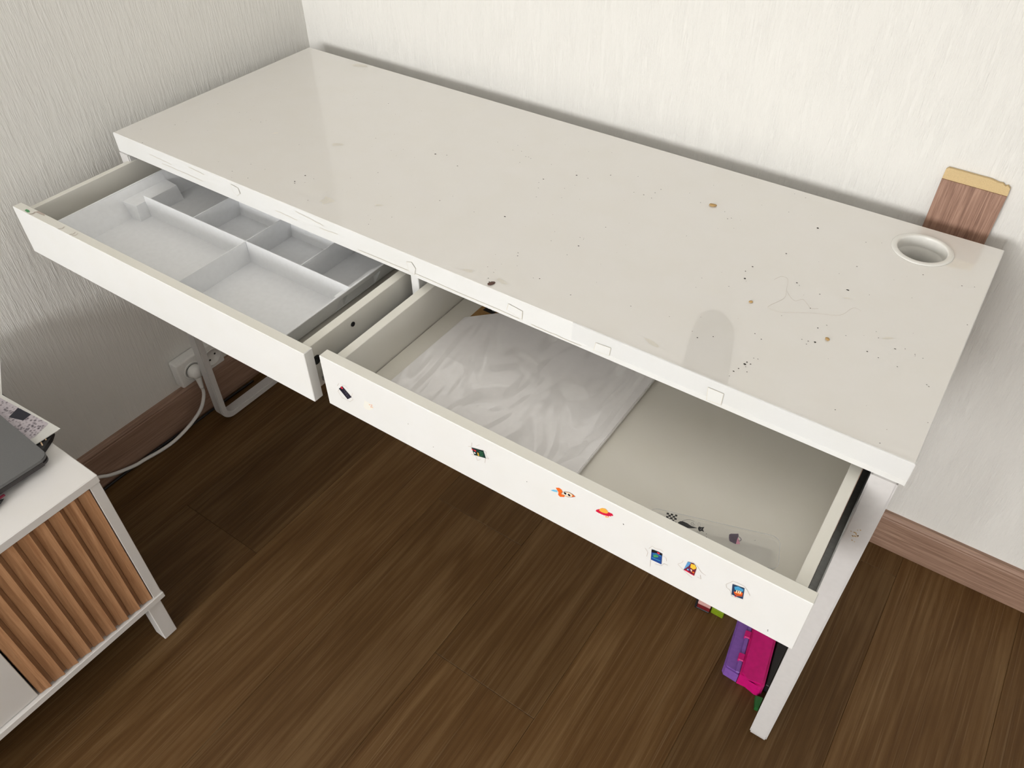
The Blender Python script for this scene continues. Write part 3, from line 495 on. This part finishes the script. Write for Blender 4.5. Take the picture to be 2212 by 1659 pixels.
for s in (-1, 1):
    xb, xt, xg = xw(ZF, s), xw(ZR, s), xw(GZ, s)
    xi, xj = (0.112, 0.116) if s < 0 else (XR-0.020, XR-0.024)
    q((xb, yf0, ZF), (xb, G0, ZF), (xt, G0, ZR), (xt, YF, ZR)); q((xb, G1, ZF), (xb, ybk, ZF), (xt, YB, ZR), (xt, G1, ZR))
    q((xg, G0, GZ), (xg, G1, GZ), (xt, G1, ZR), (xt, G0, ZR)); q((xg, G0, GZ), (xi, G0+0.004, GZ), (xi, G1-0.004, GZ), (xg, G1, GZ))
    q((xi, G0+0.004, GZ), (xj, G0, ZF), (xj, G1, ZF), (xi, G1-0.004, GZ))
    q((xg, G0, GZ), (xb, G0, ZF), (xj, G0, ZF), (xi, G0+0.004, GZ)); q((xg, G1, GZ), (xi, G1-0.004, GZ), (xj, G1, ZF), (xb, G1, ZF))
bmesh.ops.remove_doubles(bm, verts=bm.verts, dist=0.0002); bmesh.ops.recalc_face_normals(bm, faces=bm.faces)
sh = obj('tray_shell', bm, MT['tray'], tray); md = sh.modifiers.new('thick', 'SOLIDIFY'); md.thickness = 0.0016; md.offset = 0
bm = bmesh.new(); lw = 0.0026                    # rolled rim
for a, b in (((XL-lw, YF-0.001, ZR-0.001), (XL+0.0004, YB, ZR+0.0012)), ((XR-0.0004, YF-0.001, ZR-0.001), (XR+lw, YB, ZR+0.0012)), ((XL+0.0004, YF-0.001, ZR-0.001), (XR-0.0004, YF+0.0014, ZR+0.0012))): box(bm, a, b, 0.0006)
obj('tray_rim', bm, MT['tray'], tray)
def divider(x0, y0, x1, y1, xb=None):
    bm = bmesh.new(); d = Vector((x1-x0, y1-y0)).normalized(); n = Vector((-d.y, d.x)); top_, bot = 0.0006, 0.0012; zt, zb = ZR-0.003, ZF
    V = [bm.verts.new((p[0]+n.x*w_*s, p[1]+n.y*w_*s, z)) for z, w_ in ((zb, bot), (zt, top_)) for p in ((x0, y0), (xb if xb and z == zb else x1, y1)) for s in (-1, 1)]
    for f in ((0, 2, 3, 1), (4, 5, 7, 6), (0, 4, 6, 2), (1, 3, 7, 5), (0, 1, 5, 4), (2, 6, 7, 3)): bm.faces.new([V[k] for k in f])
    bmesh.ops.recalc_face_normals(bm, faces=bm.faces); return obj('divider', bm, MT['tray'], tray)
divider(0.113, D1, XR-0.0025, D1, XR-DX-0.001); divider(DB_, YF+0.010, DB_, D1-0.0012); divider(DA, D1+0.0012, DA, YM); divider(DB_, D1+0.0012, DB_, YM-0.002); divider(DC, D1+0.0012, DC, YM)

# envelope of kraft card with a filmed sheet pad on top, in the right drawer
ZD = 0.635
o = obj('kraft_folder', B((0.7765, -0.655, ZD+0.0004), (1.0785, -0.272, ZD+0.0030), 0.0004), MT['kraft'])
tag(o, 'brown card folder with a black label under the white pad', 'folder')
d = Decal(lambda x, y, h: (x, y, ZD+0.0031+h)); d.poly([(0.7842, -0.4308), (0.8039, -0.4308), (0.8036, -0.410), (0.7837, -0.410)], INK['black'])
scr = [(0.7866, -0.4215), (0.7876, -0.4200), (0.7894, -0.4195), (0.7890, -0.4232), (0.7912, -0.4212), (0.7918, -0.4180), (0.7940, -0.4192), (0.7947, -0.4220), (0.7967, -0.4228), (0.7988, -0.4241), (0.8007, -0.4234), (0.7999, -0.4209), (0.7986, -0.4216), (0.8010, -0.4238), (0.8026, -0.4227), (0.8025, -0.4205)]
d.line(scr, 0.0008, INK['white']); d.done('label_print', o)
bm = bmesh.new(); prism(bm, [(0.7745, -0.668), (1.0815, -0.668), (1.0815, -0.276), (0.9615, -0.276), (0.7745, -0.4655)], ZD+0.0032, ZD+0.0085)
es = [e for e in bm.edges if all(v.co.z > ZD+0.008 for v in e.verts)]; bmesh.ops.bevel(bm, geom=es, offset=0.0012, segments=2, affect='EDGES')
tag(obj('paper_pad', bm, MT['film']), 'white paper pad in crinkled clear film lying in the right drawer', 'paper pad')

# clear pencil case with black cat print
pc = tag(empty('pencil_case', (1.2620, -0.6395, ZD), math.radians(17.5)), 'clear plastic pencil case with a black cat print in the right drawer', 'pencil case')
def shell(bm, L, W, z0, z1, r, t, taper):
    def ringp(k, z): return [bm.verts.new((x, y, z)) for x, y in rrect(-L/2+k, -W/2+k, L/2-k, W/2-k, max(r-k, 0.002), 5)]
    R = [ringp(taper, z0), ringp(0, z1), ringp(t, z1), ringp(taper+t, z0+t)]
    for a, b in zip(R, R[1:]):
        for k in range(len(a)): bm.faces.new((a[k], a[(k+1) % len(a)], b[(k+1) % len(a)], b[k]))
    bm.faces.new(R[0][::-1]); bm.faces.new(R[3])
bm = bmesh.new(); shell(bm, 0.148, 0.044, 0.0004, 0.0130, 0.009, 0.001, 0.003); obj('case_body', bm, MT['clear'], pc, True)
bm = bmesh.new(); LL, WW = 0.150, 0.046
def rp(k, z): return [bm.verts.new((x, y, z)) for x, y in rrect(-LL/2+k, -WW/2+k, LL/2-k, WW/2-k, 0.010-k*0.6, 6)]
R = [rp(0.001, 0.0132), rp(0, 0.0136), rp(0, 0.0175), rp(0.0012, 0.0195), rp(0.0035, 0.0202), rp(0.0042, 0.0197)]
for a, b in zip(R, R[1:]):
    for k in range(len(a)): bm.faces.new((a[k], a[(k+1) % len(a)], b[(k+1) % len(a)], b[k]))
bm.faces.new(R[0][::-1]); bm.faces.new(R[-1]); lid = obj('case_lid', bm, MT['clear'], pc, True)
bm = bmesh.new(); tube(bm, [Vector((x, y, 0.0178)) for x, y in (lambda L: L+L[:1])(rrect(-LL/2, -WW/2, LL/2, WW/2, 0.010, 6))], 0.00045, 6); obj('lid_rim', bm, MT['rimline'], pc, True)
inv = (Matrix.Translation((1.2620, -0.6395, ZD)) @ Matrix.Rotation(math.radians(17.5), 4, 'Z')).inverted()
def PCf(x, y, h): p = inv @ Vector((x, y, ZD+0.0204+h)); return p
d = Decal(PCf); K = CASE; sq = 0.0011
ca, sa = math.cos(math.radians(17)), math.sin(math.radians(17))
for x, y in K['checks']: d.poly([(x+ca*u*1.25*sq-sa*v*sq*1.2, y+sa*u*1.25*sq+ca*v*sq*1.2) for u, v in ((-1, -1), (1, -1), (1, 1), (-1, 1))], INK['black']); d.k = 0
d.poly(K['body'], INK['black']); d.line(smooth_path([(*p, 0) for p in K['tail']], 4) and [tuple(p[:2]) for p in smooth_path([(*p, 0) for p in K['tail']], 4)], 0.00035, INK['black'])
d.line([tuple(p[:2]) for p in smooth_path([(*p, 0) for p in K['curl']], 4)], 0.00035, INK['black']); d.poly(K['head'], INK['black'])
for wn_ in ('wing1', 'wing2'): d.line([tuple(p[:2]) for p in smooth_path([(*p, 0) for p in K[wn_]+K[wn_][:1]], 3)], 0.0002, INK['grey'])
hx = sum(p[0] for p in K['head'])/len(K['head']); hy = sum(p[1] for p in K['head'])/len(K['head'])
for s in (-1, 1): d.circ((hx, hy+s*0.0008), 0.0003, INK['white'], 6)
for p in K['dots']: d.circ(p, 0.0005, INK['black'], 8)
d.poly(K['pink'], INK['pink']); d.poly(K['basket'], INK['violet'])
bx_ = K['basket']
for k in range(6):
    t = k/5.5; a = Vector(bx_[0]).lerp(Vector(bx_[7]), 0.1+t*0.8); b = Vector(bx_[3]).lerp(Vector(bx_[6]), 0.1+t*0.8); d.line([tuple(a), tuple(b)], 0.0003, INK['black'])
d.line([tuple(p[:2]) for p in smooth_path([(*p, 0) for p in K['handle']], 4)], 0.0008, INK['violet']); d.poly(K['mark'], INK['black'])
pr = tag(d.done('cat_print', pc), kind='stuff')

# ================================================================ ON THE DESKTOP
def nugget(name, x, y, rx, ry, rz_, h, mat, label, cat, group=None):
    bm = bmesh.new(); bmesh.ops.create_icosphere(bm, subdivisions=2, radius=1)
    for v in bm.verts:
        k = 1+0.28*noise.noise(v.co*1.7+Vector((x*90, y*70, 0))); v.co = Vector((v.co.x*rx*k, v.co.y*ry*k, (v.co.z*k+0.9)*h/1.9))
        v.co.z = max(v.co.z, 0)
    o = obj(name, bm, mat, None, True); o.location = (x, y, 0.7502); o.rotation_euler = (0, 0, rz_); return tag(o, label, cat, group)
nugget('crumb', 1.015, -0.124, 0.0062, 0.0042, 0.3, 0.0028, MT['crumb'], 'largest tan crumb, towards the back of the desktop', 'crumb', 'tan crumbs on the desktop')
nugget('crumb', 1.161, -0.327, 0.0028, 0.0024, 0.9, 0.002, MT['crumb'], 'tiny tan crumb beside the curled hair on the desktop', 'crumb', 'tan crumbs on the desktop')
nugget('crumb', 1.272, -0.346, 0.0036, 0.0026, -0.8, 0.002, MT['crumb'], 'tan crumb nearest the front right corner of the desktop', 'crumb', 'tan crumbs on the desktop')
nugget('seed_flake', 0.8462, -0.490, 0.0062, 0.0036, 1.15, 0.0018, MT['seed'], 'dark brown flake near the front edge of the desktop', 'flake')
bm = bmesh.new()
tube(bm, smooth_path([(1.168, -0.26, 0.7506), (1.174, -0.247, 0.7506), (1.184, -0.249, 0.7506), (1.19, -0.27, 0.7506), (1.195, -0.294, 0.7506), (1.185, -0.319, 0.7506), (1.186, -0.326, 0.7506), (1.202, -0.326, 0.7506), (1.221, -0.314, 0.7506), (1.241, -0.302, 0.7506), (1.269, -0.288, 0.7506), (1.277, -0.267, 0.7506), (1.282, -0.261, 0.7506), (1.29, -0.263, 0.7506)], 5), 0.00012, 4)
tube(bm, smooth_path([(1.192, -0.275, 0.7507), (1.201, -0.286, 0.7507), (1.21, -0.291, 0.7507), (1.217, -0.282, 0.7507), (1.226, -0.289, 0.7507), (1.233, -0.295, 0.7507), (1.241, -0.29, 0.7507)], 5), 0.00012, 4)
tag(obj('hair', bm, MT['hair']), 'fine curled hair lying on the desktop near the cable hole', 'hair')

# ================================================================ BEHIND THE DESK, ON THE WALL
pl = tag(empty('laminate_sample', (1.3445, 0.0195, 0.001)), 'walnut laminate plank standing between desk and wall behind the cable hole', 'wood plank')
tilt = math.atan((0.0485-0.0195-0.0072)/0.826)
Hh = 0.8265; prof = [(-0.0435, 0), (0.0475, 0), (0.0480, Hh-0.014), (0.0470, Hh-0.006), (0.0430, Hh-0.003), (0.0400, Hh-0.0045), (0.0385, Hh-0.0035), (0.0355, Hh-0.0015), (0.0300, Hh-0.002), (0.020, Hh+0.0002), (-0.025, Hh+0.001), (-0.0400, Hh+0.0012), (-0.0430, Hh-0.002)]
f3 = lambda x, z, y: (x, y, z)
body = [p for p in prof if p[1] < Hh-0.016] + []
bm = bmesh.new(); prism(bm, [(-0.0435, 0), (0.0475, 0), (0.0478, Hh-0.018), (-0.0433, Hh-0.0165)], 0, 0.0072, f3=f3); bmesh.ops.recalc_face_normals(bm, faces=bm.faces)
a = obj('plank_face', bm, MT['samplewood'], pl)
bm = bmesh.new(); prism(bm, [(-0.0433, Hh-0.0164), (0.0478, Hh-0.0179)]+prof[2:], 0.0018, 0.0072, f3=f3); bmesh.ops.recalc_face_normals(bm, faces=bm.faces)
tag(obj('plank_tongue', bm, MT['fibre'], pl), 'bare tan fibreboard edge')
pl.rotation_euler = (-tilt, 0, 0)
# rounded hanging on the wall above the desk (seen as a dark mirror image in the desktop)
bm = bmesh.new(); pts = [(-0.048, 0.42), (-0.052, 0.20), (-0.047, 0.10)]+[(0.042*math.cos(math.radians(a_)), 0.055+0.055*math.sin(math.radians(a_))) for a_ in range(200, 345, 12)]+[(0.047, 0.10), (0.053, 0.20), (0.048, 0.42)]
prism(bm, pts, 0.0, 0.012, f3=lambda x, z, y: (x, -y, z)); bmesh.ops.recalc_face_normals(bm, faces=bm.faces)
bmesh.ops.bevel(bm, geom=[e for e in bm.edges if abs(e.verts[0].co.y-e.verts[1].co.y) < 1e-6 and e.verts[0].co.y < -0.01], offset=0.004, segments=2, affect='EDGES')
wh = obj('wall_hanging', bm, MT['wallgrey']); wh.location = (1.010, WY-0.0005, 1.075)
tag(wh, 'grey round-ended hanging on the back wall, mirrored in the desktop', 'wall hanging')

# double socket on the left wall
so = tag(empty('wall_socket', (WX, -0.480, 0.118)), 'white double wall socket above the skirting under the desk', 'wall socket')
bm = bmesh.new(); box(bm, (0.0002, -0.0625, 0), (0.029, 0.0625, 0.071), 0.005, 3); obj('socket_box', bm, MT['plastic'], so, True).data.set_sharp_from_angle(angle=0.7)
for y in (-0.026, 0.032):
    bm = bmesh.new(); lathe(bm, [(0.0235, 0), (0.0240, 0.0012), (0.0225, 0.0018), (0.0195, 0.0016), (0.0190, 0.0002), (0.0005, 0.0002)], 32)
    o = obj('socket_well', bm, MT['plastic'], so, True); o.location = (0.0291, y, 0.034); o.rotation_euler = (0, math.pi/2, 0)
    for s in (-1, 1):
        bm = bmesh.new(); lathe(bm, [(0.0026, 0), (0.0026, 0.0004), (0.0002, 0.0004)], 12); h = obj('pin_hole', bm, MT['darkhole'], o); h.location = (-0.0045*s, 0.0085*s, 0.0005)
CO = Vector((-0.0255, -0.506, 0.152))
cord = tag(empty('power_cord', CO), 'white power cord plugged into the wall socket and trailing along the skirting', 'power cord')
bm = bmesh.new(); lathe(bm, [(0.0002, 0.002), (0.0175, 0.002), (0.0180, 0.005), (0.0172, 0.012), (0.0150, 0.018), (0.0110, 0.022), (0.0002, 0.0232)], 28)
o = obj('plug', bm, MT['plastic'], cord, True); o.rotation_euler = (0, math.pi/2, 0)
co = lambda L: [Vector(p)-CO for p in L]
bm = bmesh.new(); pth = smooth_path(co([(-0.016, -0.506, 0.150), (-0.0125, -0.5065, 0.138), (-0.0115, -0.5070, 0.124), (-0.0105, -0.5075, 0.104)]), 4); tube(bm, pth, [0.0100-0.0053*k/(len(pth)-1) for k in range(len(pth))], 12); obj('strain_relief', bm, MT['plastic'], cord, True)
bm = bmesh.new(); tube(bm, smooth_path(co([(-0.0105, -0.5074, 0.110), (-0.0105, -0.509, 0.084), (-0.012, -0.526, 0.052), (-0.018, -0.551, 0.028), (-0.021, -0.581, 0.0135), (-0.022, -0.617, 0.0055), (-0.024, -0.652, 0.005), (-0.030, -0.69, 0.006), (-0.033, -0.72, 0.008), (-0.0335, -0.772, 0.027), (-0.0335, -0.803, 0.047), (-0.032, -0.86, 0.07), (-0.028, -0.95, 0.08), (-0.025, -1.1, 0.06)]), 6), 0.0042, 10); obj('cable', bm, MT['plastic'], cord, True)
bm = bmesh.new(); tube(bm, smooth_path([(-0.030, -0.36, 0.0035), (-0.0325, -0.45, 0.0035), (-0.033, -0.56, 0.0035), (-0.036, -0.64, 0.0035), (-0.0365, -0.70, 0.0035), (-0.034, -0.80, 0.0035), (-0.032, -0.9, 0.0035), (-0.030, -1.1, 0.0035)], 5), 0.0030, 8)
tag(obj('dark_gap_line', bm, MT['black'], None, True), 'thin black strip standing in for the dark gap along the skirting', 'cable')  # added black tube that draws the dark gap line at the skirting foot

# ================================================================ CABINET WITH SLATTED DOOR
cab = tag(empty('sideboard', (0, -0.925, 0)), 'low white sideboard with a slatted wooden door at the lower left', 'cabinet')
CX0, CX1, CY1 = 0.0, 0.385, -0.86      # local y runs to CY1 away from the far end
obj('top_panel', B((CX0-0.003, CY1-0.003, 0.4485), (CX1+0.012, 0.001, 0.4645), 0.0012), MT['cabwhite'], cab)
obj('bottom_panel', B((CX0, CY1, 0.118), (CX1+0.0125, 0.0015, 0.1325), 0.0012), MT['cabwhite'], cab)
obj('bottom_rail', B((CX0+0.02, CY1+0.06, 0.108), (CX1-0.012, -0.060, 0.1178), 0.001), MT['cabwhite'], cab)
for y0, y1 in ((-0.0175, -0.0005), (CY1, CY1+0.017)): obj('side_panel', B((CX0, y0, 0.1326), (CX1+0.010, y1, 0.4484), 0.0008), MT['cabwhite'], cab)
obj('back_panel', B((CX0, CY1+0.0171, 0.1326), (CX0+0.006, -0.0176, 0.4484)), MT['cabwhite'], cab)
def cab_leg(y0, y1, x0, x1):
    bm = bmesh.new(); lo_ = [(x0, y0), (x1, y0), (x1, y1), (x0, y1)]
    box(bm, (x0, y0, 0.0006), (x1, y1, 0.117), 0.0012)
    return obj('leg', bm, MT['cabwhite'], cab)
for y0 in (-0.0335, CY1+0.006):
    cab_leg(y0, y0+0.0270, CX1-0.027, CX1+0.002); cab_leg(y0, y0+0.0270, CX0+0.004, CX0+0.033)
obj('corner_block', B((CX1-0.020, -0.058, 0.1095), (CX1+0.002, -0.0345, 0.1175), 0.001), MT['cabwhite'], cab)
door = obj('slatted_door', B((CX1-0.010, -0.2385, 0.1345), (CX1+0.0025, -0.0185, 0.4470)), MT['slat'], cab)
bm0 = bmesh.new(); pw = 0.0250
prism(bm0, [(0, 0), (0.0035, 0.0004), (0.0042, 0.0125), (0.0072, 0.0232), (0.0064, 0.0244), (0, 0.0246)], 0, 0.3115)
slat0 = None
for k in range(9):
    y0 = -0.0130-pw*(k+1)
    if slat0 is None:
        y1 = y0; slat0 = obj('slat', bm0, MT['slat'], door); s_ = slat0
    else:
        s_ = slat0.copy(); C.objects.link(s_); s_.parent = door
    s_.location = (CX1+0.0027, y0, 0.1350)
    if k == 0: s_.scale = (1, 0.78, 1)
obj('plain_front', B((CX1-0.018, CY1+0.24, 0.1345), (CX1+0.006, -0.2415, 0.4470), 0.001), MT['cabwhite'], cab)
door2 = obj('slatted_door', B((CX1-0.010, CY1+0.0175, 0.1345), (CX1+0.0025, CY1+0.2375, 0.4470)), MT['slat'], cab)
for k in range(8):
    s_ = slat0.copy(); C.objects.link(s_); s_.parent = door2; s_.scale = (1, 1, 1); s_.location = (CX1+0.0027, CY1+0.022+pw*k, 0.1350)

# on the sideboard
ZC = 0.4650
bm = bmesh.new(); prism(bm, [(0.03, -1.26), (0.305, -1.26), (0.3055, -0.972), (0.289, -0.943), (0.276, -0.921), (0.266, -0.911), (0.255, -0.908), (0.03, -0.91)], ZC, ZC+0.008); o = obj('notebook', bm, MT['black']); tag(o, 'black notebook with white dashes under the photo print', 'notebook')
d = Decal(lambda x, y, h: (x, y, ZC+0.0081+h))
for p0, p1 in (((0.270, -0.936), (0.281, -0.939)), ((0.263, -0.926), (0.275, -0.929)), ((0.264, -0.9185), (0.2685, -0.9198))): d.line([p0, p1], 0.0020, INK['cream'])
d.done('printed_dashes', o)
def sheet(name, pts, z, th, mat): bm = bmesh.new(); prism(bm, pts, z, z+th); bmesh.ops.recalc_face_normals(bm, faces=bm.faces); return obj(name, bm, mat)
o = sheet('photo_print', [(0.075, -1.06), (0.2665, -1.06), (0.2725, -0.939), (0.2735, -0.902), (0.126, -0.911), (0.070, -0.914)], ZC+0.0095, 0.0012, MT['paper'])
tag(o, 'white-bordered photo print sticking out from under the laptop', 'photo print')
d = Decal(lambda x, y, h: (x, y, ZC+0.0109+h)); d.poly([(0.08, -1.05), (0.2555, -1.05), (0.2560, -0.9350), (0.2475, -0.9065), (0.132, -0.9170), (0.08, -0.92)], MT['photo'])
d.poly([(0.172, -0.9140), (0.205, -0.9105), (0.207, -0.9260), (0.180, -0.9350)], INK['navy']); d.done('picture', o)
o = sheet('loose_sheet', [(0.1165, -0.9105), (0.053, -0.876), (-0.02, -0.836), (-0.04, -0.95), (0.06, -1.0), (0.12, -1.0)], ZC+0.0084, 0.0008, MT['paper'])
tag(o, 'loose white sheet beside the wall, under the photo print', 'paper sheet')
lp = tag(empty('laptop', (0.3275, -0.9505, ZC+0.0118), math.radians(-2.5)), 'closed grey laptop on the white sideboard', 'laptop')
bm = bmesh.new(); prism(bm, rrect(-0.235, -0.33, 0, 0, 0.012, 8), 0, 0.0075); bmesh.ops.bevel(bm, geom=[e for e in bm.edges if abs(e.verts[0].co.z-e.verts[1].co.z) < 1e-6], offset=0.0018, segments=2, affect='EDGES'); obj('laptop_base', bm, MT['laptopedge'], lp, True).data.set_sharp_from_angle(angle=0.6)
bm = bmesh.new(); prism(bm, rrect(-0.235, -0.33, 0, 0, 0.012, 8), 0.0083, 0.0135); bmesh.ops.bevel(bm, geom=[e for e in bm.edges if abs(e.verts[0].co.z-e.verts[1].co.z) < 1e-6], offset=0.0012, segments=2, affect='EDGES'); obj('laptop_lid', bm, MT['laptop'], lp, True).data.set_sharp_from_angle(angle=0.6)
bm = bmesh.new(); prism(bm, rrect(-0.226, -0.32, -0.004, -0.004, 0.01, 4), 0.0074, 0.0084); obj('hinge_gap', bm, MT['black'], lp)
pz = tag(empty('pouch', (0.331, -1.105, ZC)), 'black pouch with a red tip in front of the laptop', 'pouch')
bm = bmesh.new(); bmesh.ops.create_uvsphere(bm, u_segments=20, v_segments=10, radius=1)
for v in bm.verts: v.co = Vector((v.co.x*0.014*(1.0-0.55*max(v.co.y, 0)), v.co.y*0.072, (v.co.z+1)*0.007))
obj('pouch_body', bm, MT['black'], pz, True)
bm = bmesh.new(); box(bm, (-0.006, 0.064, 0.008), (-0.002, 0.076, 0.0105), 0.0006); tag(obj('zip_tab', bm, INK['maroon'], pz), 'dark red zip tab')

# ================================================================ UNDER THE DESK
# flat hinged plastic case, purple tray and magenta lid
pcx = tag(empty('plastic_case', (1.3295, -0.4150, 0.001), math.radians(9)), 'purple and magenta hinged plastic case on the floor under the right drawer', 'plastic case')
bm = bmesh.new(); prism(bm, [(-0.030, 0.008), (-0.026, 0.002), (-0.001, -0.003), (-0.001, 0.255), (-0.028, 0.255)], 0, 0.030); bmesh.ops.bevel(bm, geom=[e for e in bm.edges if e.verts[0].co.z > .029 and e.verts[1].co.z > .029], offset=0.003, segments=2, affect='EDGES'); obj('purple_half', bm, MT['purple'], pcx)
bm = bmesh.new(); prism(bm, [(0.0, -0.004), (0.016, -0.005), (0.034, -0.012), (0.041, -0.012), (0.0455, -0.007), (0.0455, 0.255), (0.0, 0.255)], 0, 0.038); bmesh.ops.bevel(bm, geom=[e for e in bm.edges if e.verts[0].co.z > .037 and e.verts[1].co.z > .037], offset=0.004, segments=2, affect='EDGES'); obj('magenta_half', bm, MT['pink'], pcx)
bm = bmesh.new(); box(bm, (-0.008, -0.002, 0.0302), (-0.0005, 0.25, 0.0345), 0.0015); obj('hinge_strip', bm, MT['purple'], pcx)
for y in (0.022, 0.072, 0.125, 0.18): obj('hinge_tab', B((-0.0105, y, 0.026), (0.001, y+0.016, 0.0365), 0.0015), MT['pink'], pcx)
bm = bmesh.new(); prism(bm, [(1.3768, -0.406), (1.3826, -0.406), (1.3826, -0.10), (1.3325, -0.10)], 0.0006, 0.026); bmesh.ops.bevel(bm, geom=[e for e in bm.edges if e.verts[0].co.z > .02 and e.verts[1].co.z > .02], offset=0.001, segments=1, affect='EDGES')
tag(obj('black_case', bm, MT['black']), 'narrow black case on the floor between the magenta case and the right desk leg', 'case')
b1 = tag(empty('picture_book', (1.199, -0.318, 0.0006), math.radians(4)), 'thick book with black cover and rose pages under the right drawer', 'book')
obj('cover', B((0, 0, 0), (0.030, 0.2, 0.004), 0.0008), MT['black'], b1); obj('cover', B((0, 0, 0), (0.004, 0.2, 0.033), 0.0008), MT['black'], b1)
obj('page_block', B((0.0045, 0.001, 0.0165), (0.030, 0.199, 0.031), 0.0006), MT['rose'], b1); obj('page_block', B((0.0045, 0.001, 0.0042), (0.030, 0.199, 0.0163), 0.0006), MT['darkred'], b1)
tag(obj('toy_block', B((1.2305, -0.3115, 0.0006), (1.2560, -0.22, 0.020), 0.002, 2), MT['lime']), 'lime green toy block on the floor beside the thick book', 'toy block')
bm = bmesh.new(); prism(bm, [(1.3690, -0.4270), (1.3820, -0.4240), (1.3825, -0.4470), (1.3760, -0.4480)][::-1], 0.0006, 0.012); bmesh.ops.recalc_face_normals(bm, faces=bm.faces)
tag(obj('toy_piece', bm, MT['green']), 'small dark green piece on the floor beside the right desk leg', 'toy piece')
